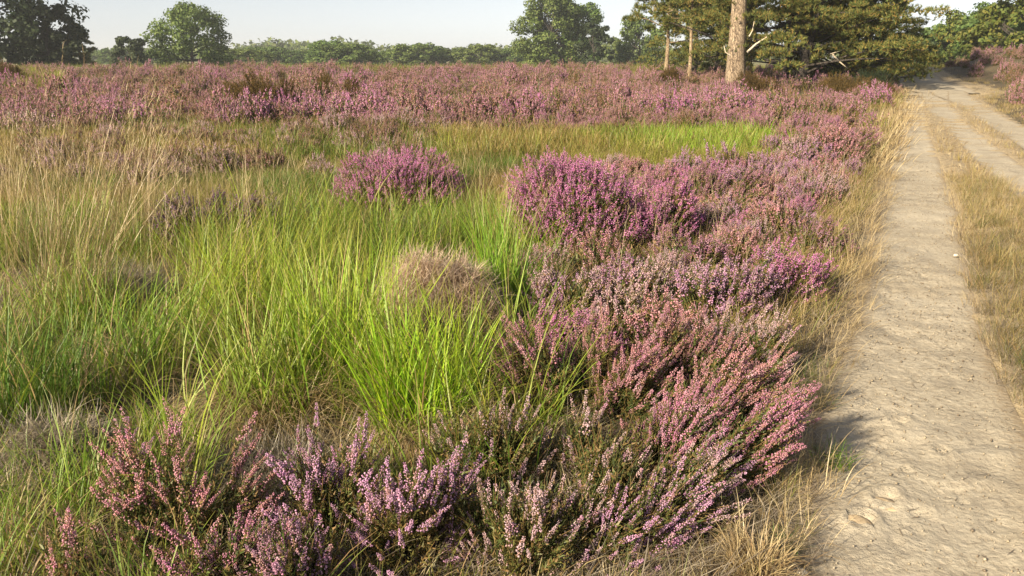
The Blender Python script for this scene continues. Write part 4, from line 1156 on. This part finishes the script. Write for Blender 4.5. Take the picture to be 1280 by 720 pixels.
def broadleaf(seed, H, W, leaf, bark, n_leaf=11000, size=0.24, clumps=46, low=0.12, trunk_r=None, top=0.0, wide_low=0.5):
    """trunk with limbs and a crown of leaf clumps; returns two meshes"""
    r = np.random.default_rng(seed); wood, fol = MB(), MB()
    tr = trunk_r or H * 0.03
    k = 7; zz = np.linspace(0, H * 0.72, k)
    P = np.stack([np.cumsum(r.normal(0, 0.012 * H, k)), np.cumsum(r.normal(0, 0.012 * H, k)), zz], 1); P[0, :2] = 0
    tube(wood, P, tr * (1 - 0.75 * np.linspace(0, 1, k)) * np.array([1.35] + [1] * (k - 1)), 8)
    sizes = r.uniform(0.075, 0.165, clumps) * W
    per = n_leaf / (sizes ** 2).sum()
    for i in range(clumps):
        u = (i + r.random()) / clumps
        z = H * (low + (0.97 - low) * u)
        prof = np.sqrt(max(0.02, 1 - ((u - wide_low * 0.8) / (1.05 - wide_low * 0.8 if u > wide_low * 0.8 else wide_low * 0.8 + 0.55)) ** 2))
        a = i * 2.4 + r.normal(0, 0.5); q = W / 2 * prof * (0.35 + 0.6 * r.random() ** 0.6) * (1 + 0.25 * math.sin(a * 2 + seed))
        c = np.array([cos(a) * q, sin(a) * q, z - sizes[i] * 0.25]) + np.array([P[3, 0], P[3, 1], 0])
        s = sizes[i]
        leaf_cloud(fol, r, c, (s, s, s * r.uniform(0.6, 0.85)), int(per * s * s), size)
        if i % 2 == 0:
            zb = min(z * r.uniform(0.45, 0.75), H * 0.68)
            a0 = np.array([np.interp(zb, zz, P[:, 0]), np.interp(zb, zz, P[:, 1]), zb])
            Lp = limb_path(r, a0, c, 0.05)
            tube(wood, Lp, tr * np.linspace(0.34, 0.06, len(Lp)), 5)
    return wood.mesh('trunk', M[bark], True), fol.mesh('crown', M[leaf])

def pine(seed, H, W, n_clump=40, bare=0.35, trunk_r=0.25, bark='pinebark', tuftn=44, needle=0.16, lean=(0, 0), flat=0.42, fill=1.0, wscale=1.0, wob=1.0):
    """trunk, boughs, and needle pads carried on the ends of the boughs"""
    r = np.random.default_rng(seed); wood, fol = MB(), MB()
    k = 9; zz = np.linspace(0, H * 0.97, k)
    P = np.stack([lean[0] * zz + wob * np.cumsum(r.normal(0, 0.006 * H, k)), lean[1] * zz + wob * np.cumsum(r.normal(0, 0.006 * H, k)), zz], 1); P[0, :2] = 0
    tube(wood, P, trunk_r * (1 - 0.82 * np.linspace(0, 1, k)) * np.array([1.25, 1.04] + [1] * (k - 2)), 12)
    ND = np.array([(-0.5, 0, 0), (0.5, 0, 0), (0, 0, 1)], float) * np.array([0.17, 1, 1.0])
    for i in range(n_clump):
        u = (i + r.random()) / n_clump
        z = H * (bare + (0.98 - bare) * u)
        q = W / 2 * (1 - 0.72 * u ** 1.4) * r.uniform(0.35, 1.12) * fill
        a = i * 2.4 + r.normal(0, 0.4)
        o = np.array([np.interp(z, zz, P[:, 0]), np.interp(z, zz, P[:, 1]), 0])
        c = o + np.array([cos(a) * q, sin(a) * q, z + r.normal(0, 0.02 * H)])
        s = W * r.uniform(0.075, 0.145) * wscale
        zb = max(0.15, z - q * r.uniform(0.05, 0.35))
        zb = min(zb, H * 0.95)
        a0 = np.array([np.interp(zb, zz, P[:, 0]), np.interp(zb, zz, P[:, 1]), zb])
        Lp = limb_path(r, a0, c, -0.03)
        tube(wood, Lp, trunk_r * (0.30 - 0.2 * u) * np.linspace(1, 0.25, len(Lp)), 5)
        out = np.array([cos(a), sin(a), 0.0])
        for j in range(r.integers(3, 6)):      # several pads to a bough
            cc = c + out * r.uniform(-1.1, 0.6) * s + np.array([-out[1], out[0], 0]) * r.normal(0, 0.8) * s + np.array([0, 0, r.normal(0, 0.35) * s])
            ss = s * r.uniform(0.45, 0.9)
            nt_ = int(tuftn * 0.6 * (0.6 + 0.8 * r.random()))
            d = r.normal(0, 1, (nt_, 3)); d[:, 2] = np.where(r.random(nt_) < 0.7, np.abs(d[:, 2]), d[:, 2]); d /= np.linalg.norm(d, axis=1, keepdims=True)
            p = cc + d * np.array([ss, ss, ss * flat]) * (0.5 + 0.5 * r.random((nt_, 1)) ** 0.5)
            m = 13
            D = np.repeat(d * np.array([0.8, 0.8, 0.5]) + np.array([0, 0, 0.7]), m, 0) + r.normal(0, 0.6, (nt_ * m, 3))
            stamp(fol, ND, np.array([(0, 1, 2)]), basis(D, r), np.repeat(p, m, 0), needle * 0.8 * r.uniform(0.6, 1.3, nt_ * m))
    return wood.mesh('trunk', M[bark], True), fol.mesh('crown', M['needle'])

def far_loc(px, dist, sink=0.1):
    a = (px - 640) / F_PX
    y = dist / math.sqrt(1 + (a * RC) ** 2); x = a * RC * y
    return (x, y, float(terrain(x, y)) - sink)

def tree(name, label, cat, meshes, loc, rz=0.0, scale=1.0, group=None):
    r = thing(name, label, cat, loc, rz, group, scale)
    link('trunk', meshes[0], r); link('crown', meshes[1], r)
    return r

# left
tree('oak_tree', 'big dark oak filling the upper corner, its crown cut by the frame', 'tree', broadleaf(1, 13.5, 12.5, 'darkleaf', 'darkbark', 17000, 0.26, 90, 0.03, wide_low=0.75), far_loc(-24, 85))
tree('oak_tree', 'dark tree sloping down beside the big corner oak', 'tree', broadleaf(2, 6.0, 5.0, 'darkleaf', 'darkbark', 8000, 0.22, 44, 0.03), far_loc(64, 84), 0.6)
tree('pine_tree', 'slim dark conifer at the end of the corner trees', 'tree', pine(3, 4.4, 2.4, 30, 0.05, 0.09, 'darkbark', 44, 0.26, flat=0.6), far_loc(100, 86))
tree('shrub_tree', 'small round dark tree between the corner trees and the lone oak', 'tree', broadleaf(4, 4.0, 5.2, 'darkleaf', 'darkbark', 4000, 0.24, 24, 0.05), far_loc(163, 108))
tree('oak_tree', 'lone open crowned oak with sky showing through', 'tree', broadleaf(5, 8.2, 10.0, 'oak', 'darkbark', 13000, 0.23, 76, 0.0, wide_low=0.3), far_loc(242, 112))
# centre
tree('oak_tree', 'tallest broad oak of the middle horizon', 'tree', broadleaf(6, 11.2, 10.5, 'oak', 'darkbark', 21000, 0.24, 84, 0.03, wide_low=0.6), far_loc(688, 126))
tree('oak_tree', 'oak with a rounded top grown into the side of the tallest one', 'tree', broadleaf(7, 9.8, 8.5, 'oak', 'darkbark', 15000, 0.24, 66, 0.03, wide_low=0.6), far_loc(728, 130), 1.0)
tree('oak_tree', 'dark bluish green tree in front of the tall oaks', 'tree', broadleaf(8, 6.4, 5.0, 'darkleaf', 'darkbark', 6000, 0.25, 34, 0.03), far_loc(746, 118))
tree('oak_tree', 'greyer oak standing apart between the tall oaks and the pines', 'tree', broadleaf(9, 8.2, 9.2, 'oak', 'darkbark', 8000, 0.30, 44, 0.05), far_loc(797, 140), 2.0)
tree('shrub_tree', 'low bush at the foot of the greyer oak', 'tree', broadleaf(10, 5.0, 5.0, 'scrub', 'darkbark', 3000, 0.3, 20, 0.03), far_loc(768, 150))
# tree line
BV = [broadleaf(20 + k, 7.0, 9.0, ('scrub', 'oak', 'scrub', 'oak')[k], 'darkbark', 6500, 0.30, 34, 0.02) for k in range(4)]
TL = [(300, 150, .8), (318, 190, .9), (340, 165, .75), (362, 180, .8), (388, 190, .8), (412, 150, .95), (430, 145, 1.0), (452, 160, .8), (474, 200, .8), (495, 165, .8),
      (512, 160, .95), (533, 165, .92), (556, 180, .85), (577, 170, .85), (600, 165, .9), (622, 175, .85), (640, 170, .8), (150, 210, .8), (190, 190, .75), (128, 240, .8), (285, 170, .7), (665, 190, .8), (815, 170, .8)]
BP = None
for k, (px_, dist, sc) in enumerate(TL):
    w = ('between the corner trees and the lone oak' if px_ < 200 else 'just past the lone oak' if px_ < 350 else 'nearer the lone oak than the tallest oak' if px_ < 450
         else 'midway between lone oak and tallest oak' if px_ < 530 else 'nearer the tallest oak than the lone oak' if px_ < 610 else 'hard by the foot of the tallest oak' if px_ < 680 else 'beside the slender pines')
    lab = ('taller ' if sc >= 0.92 else 'low ' if sc < 0.8 else 'rounded ') + 'tree of the horizon wood ' + w
    grp = 'trees of the low wooded line on the horizon'
    wood_seen = globals().setdefault('WOOD_SEEN', {}); wood_seen[lab] = wood_seen.get(lab, 0) + 1
    if wood_seen[lab] > 1: lab = ('next ', 'third ', 'fourth ')[min(wood_seen[lab] - 2, 2)] + lab
    v = k % 4
    r = thing('broadleaf_tree', lab, 'tree', far_loc(px_, dist, 0.4), k * 1.7, grp, (sc * 1.3, sc * 1.2, sc * (0.60 + 0.06 * (k % 3))))
    link('trunk', BV[v][0], r); link('crown', BV[v][1], r)
def far_wood():
    r = np.random.default_rng(8); mb = MB(); 
    for k in range(420):
        a = r.uniform(-0.75, 0.75); d_ = r.uniform(300, 420)
        h = r.uniform(4.5, 7.2) * (1 + 0.25 * math.sin(a * 19))
        leaf_cloud(mb, r, np.array([math.sin(a) * d_, math.cos(a) * d_, 0.6 + h * 0.5]), (r.uniform(4, 7), 5, h * 0.55), 80, 1.3)
    o = link('far_wood', mb.mesh('far_wood', M['scrub']), kind='stuff'); o['label'] = 'distant green wood closing the horizon'
far_wood()

# pines
tree('pine_tree', 'slender pine with a thin pale trunk at the outer end of the pines', 'tree', pine(31, 8.4, 4.2, 40, 0.30, 0.11, 'palebark', 46, 0.20), far_loc(834, 44))
tree('pine_tree', 'second slender pale trunked pine, nearer the thick trunk', 'tree', pine(32, 7.6, 4.0, 40, 0.36, 0.10, 'palebark', 46, 0.20), far_loc(861, 42), 1.1)
tree('pine_tree', 'dense dark pine standing behind the slender pale trunks', 'tree', pine(33, 10, 6.0, 80, 0.05, 0.16, 'darkbark', 52, 0.22), far_loc(868, 54), 2.1)
tree('pine_tree', 'dense pine closing the gap between slender pines and thick trunk', 'tree', pine(34, 9.0, 5.0, 70, 0.04, 0.15, 'darkbark', 52, 0.22), far_loc(898, 50), 0.4)
big = pine(35, 13.5, 9.0, 46, 0.42, 0.36, 'pinebark', 60, 0.2, (-0.035, 0), wob=0.25)
bt = tree('pine_tree', 'old pine with a thick sunlit trunk cut by the frame', 'tree', big, far_loc(922, 33.5))
def dead_branch(pts, r0):
    mb = MB(); tube(mb, pts, np.linspace(r0, r0 * 0.3, len(pts)), 6); return mb.mesh('dead_branch', M['deadwood'], True)
link('dead_branch', dead_branch([(0.30, -0.2, 1.62), (0.6, -0.25, 1.92), (0.95, -0.3, 2.15), (1.05, -0.3, 2.3)], 0.05), bt)
link('dead_branch', dead_branch([(-0.34, -0.2, 1.50), (-0.55, -0.25, 1.62), (-0.62, -0.25, 1.85)], 0.032), bt)
link('dead_branch', dead_branch([(0.33, -0.2, 2.2), (0.42, -0.25, 2.4), (0.46, -0.25, 2.75)], 0.03), bt)
tree('pine_tree', 'pine with a dark trunk directly behind the thick sunlit one', 'tree', pine(36, 11, 7.0, 60, 0.22, 0.24, 'darkbark', 56, 0.22), far_loc(936, 39), 0.9)
sp = pine(37, 8.5, 7.6, 84, 0.14, 0.20, 'darkbark', 70, 0.19, (0.20, 0.0), fill=1.1)
st_ = tree('pine_tree', 'wide spreading pine with low golden green boughs and a leaning dark trunk', 'tree', sp, far_loc(1000, 36))
link('dead_branch', dead_branch([(1.0, -0.8, 1.5), (1.25, -1.0, 1.2), (1.55, -1.1, 0.95)], 0.04), st_)
link('dead_branch', dead_branch([(0.9, -0.8, 1.5), (1.2, -0.9, 1.6), (1.5, -1.0, 1.75)], 0.03), st_)
tree('pine_tree', 'pine with a leaning grey trunk beside the wide spreading one', 'tree', pine(38, 8.0, 6.0, 60, 0.2, 0.17, 'darkbark', 60, 0.2, (-0.06, 0)), far_loc(987, 37.5), 0.5)
tree('pine_tree', 'dark pine whose boughs hang to the ground near the track', 'tree', pine(39, 9.5, 6.2, 100, 0.03, 0.22, 'darkbark', 66, 0.2, (0.0, 0)), far_loc(1056, 39), 1.9)
tree('pine_tree', 'shaded pine at the end of the group beside the track', 'tree', pine(40, 7.0, 4.0, 70, 0.05, 0.16, 'darkbark', 60, 0.2, (0.0, 0)), far_loc(1088, 43), 0.2)
# right of the track end
RT = [('low deciduous tree at the far end of the track past the pines', 1150, 105, 4.2, 6.0, 'oak', 50), ('dark rounded tree closing the track', 1180, 98, 5.0, 7.0, 'oak', 51),
      ('light green birch beside the track end', 1208, 95, 6.0, 6.6, 'birch', 52), ('broad leafy tree behind the purple bank', 1238, 88, 6.4, 7.0, 'oak', 53),
      ('yellow green birch at the frame edge, taller than its neighbours', 1284, 70, 8.0, 6.0, 'birch', 54), ('bushy tree under the yellow green birch', 1258, 78, 5.4, 5.4, 'birch', 55),
      ('leafy tree past the end of the bank at the frame edge', 1340, 75, 9, 6.5, 'oak', 56), ('dark thicket tree between the pines and the track end', 1128, 92, 4.2, 5.4, 'darkleaf', 57)]
for (lab, px_, dist, H, W, leaf, sd_) in RT:
    tree('birch_tree' if leaf == 'birch' else 'broadleaf_tree', lab, 'tree', broadleaf(sd_, H, W, leaf, 'darkbark', 9000, 0.22, 46, 0.02), far_loc(px_, dist), sd_ * 0.7)
# low scrub at the foot of the pines
SB = [('low olive bush at the foot of the thick pine trunk', 962, 31.5, 1.0, 1.9, 'brownbush', 71), ('rust brown bush in front of the wide pine', 1055, 32, 0.9, 2.4, 'brownbush', 72),
      ('dark low bush under the hanging pine boughs', 1095, 33, 0.9, 1.8, 'darkleaf', 73), ('brown heathy bush at the foot of the slender pines', 838, 36, 0.9, 1.8, 'brownbush', 74),
      ('reddish brown bush under the corner oak', 8, 40, 1.1, 2.2, 'brownbush', 75), ('dark brown round bush rising out of the far pink band', 333, 20.5, 1.05, 2.0, 'brownbush', 76),
      ('second, smaller brown bush in the far pink band', 400, 23.5, 0.95, 1.6, 'brownbush', 77), ('orange tinged bush beside the track under the pines', 1104, 31, 0.55, 1.4, 'brownbush', 78)]
for (lab, px_, dist, H, W, leaf, sd_) in SB:
    fl_, fo_, st2 = heather_meshes(sd_ + 700, W, H, 1100, 'mid', (0, 0), 0.3, 1.5)
    for m_ in (fl_, fo_): m_.materials.clear(); m_.materials.append(M[leaf])
    me = (st2, fl_, fo_)
    r = thing('bush', lab, 'bush', far_loc(px_, dist), sd_)
    link('stems', me[0], r); link('twig_tips', me[1], r, kind='stuff'); link('foliage', me[2], r, kind='stuff')

# ------------------------------------------------------------------ thin summer haze
def haze():
    import bmesh
    bm = bmesh.new(); bmesh.ops.create_cube(bm, size=1.0)
    me = bpy.data.meshes.new('haze'); bm.to_mesh(me); bm.free()
    m, nt, out = new_mat('haze')
    v = nt.nodes.new('ShaderNodeVolumePrincipled')
    v.inputs['Color'].default_value = (0.93, 0.96, 1.0, 1); v.inputs['Density'].default_value = 0.0006; v.inputs['Anisotropy'].default_value = 0.2
    nt.links.new(v.outputs[0], out.inputs['Volume']); me.materials.append(m)
    o = link('haze', me, kind='stuff', loc=(0, 0, 7.5)); o.scale = (10400, 10400, 19)
    o['label'] = 'thin pale haze softening the far trees'
haze()
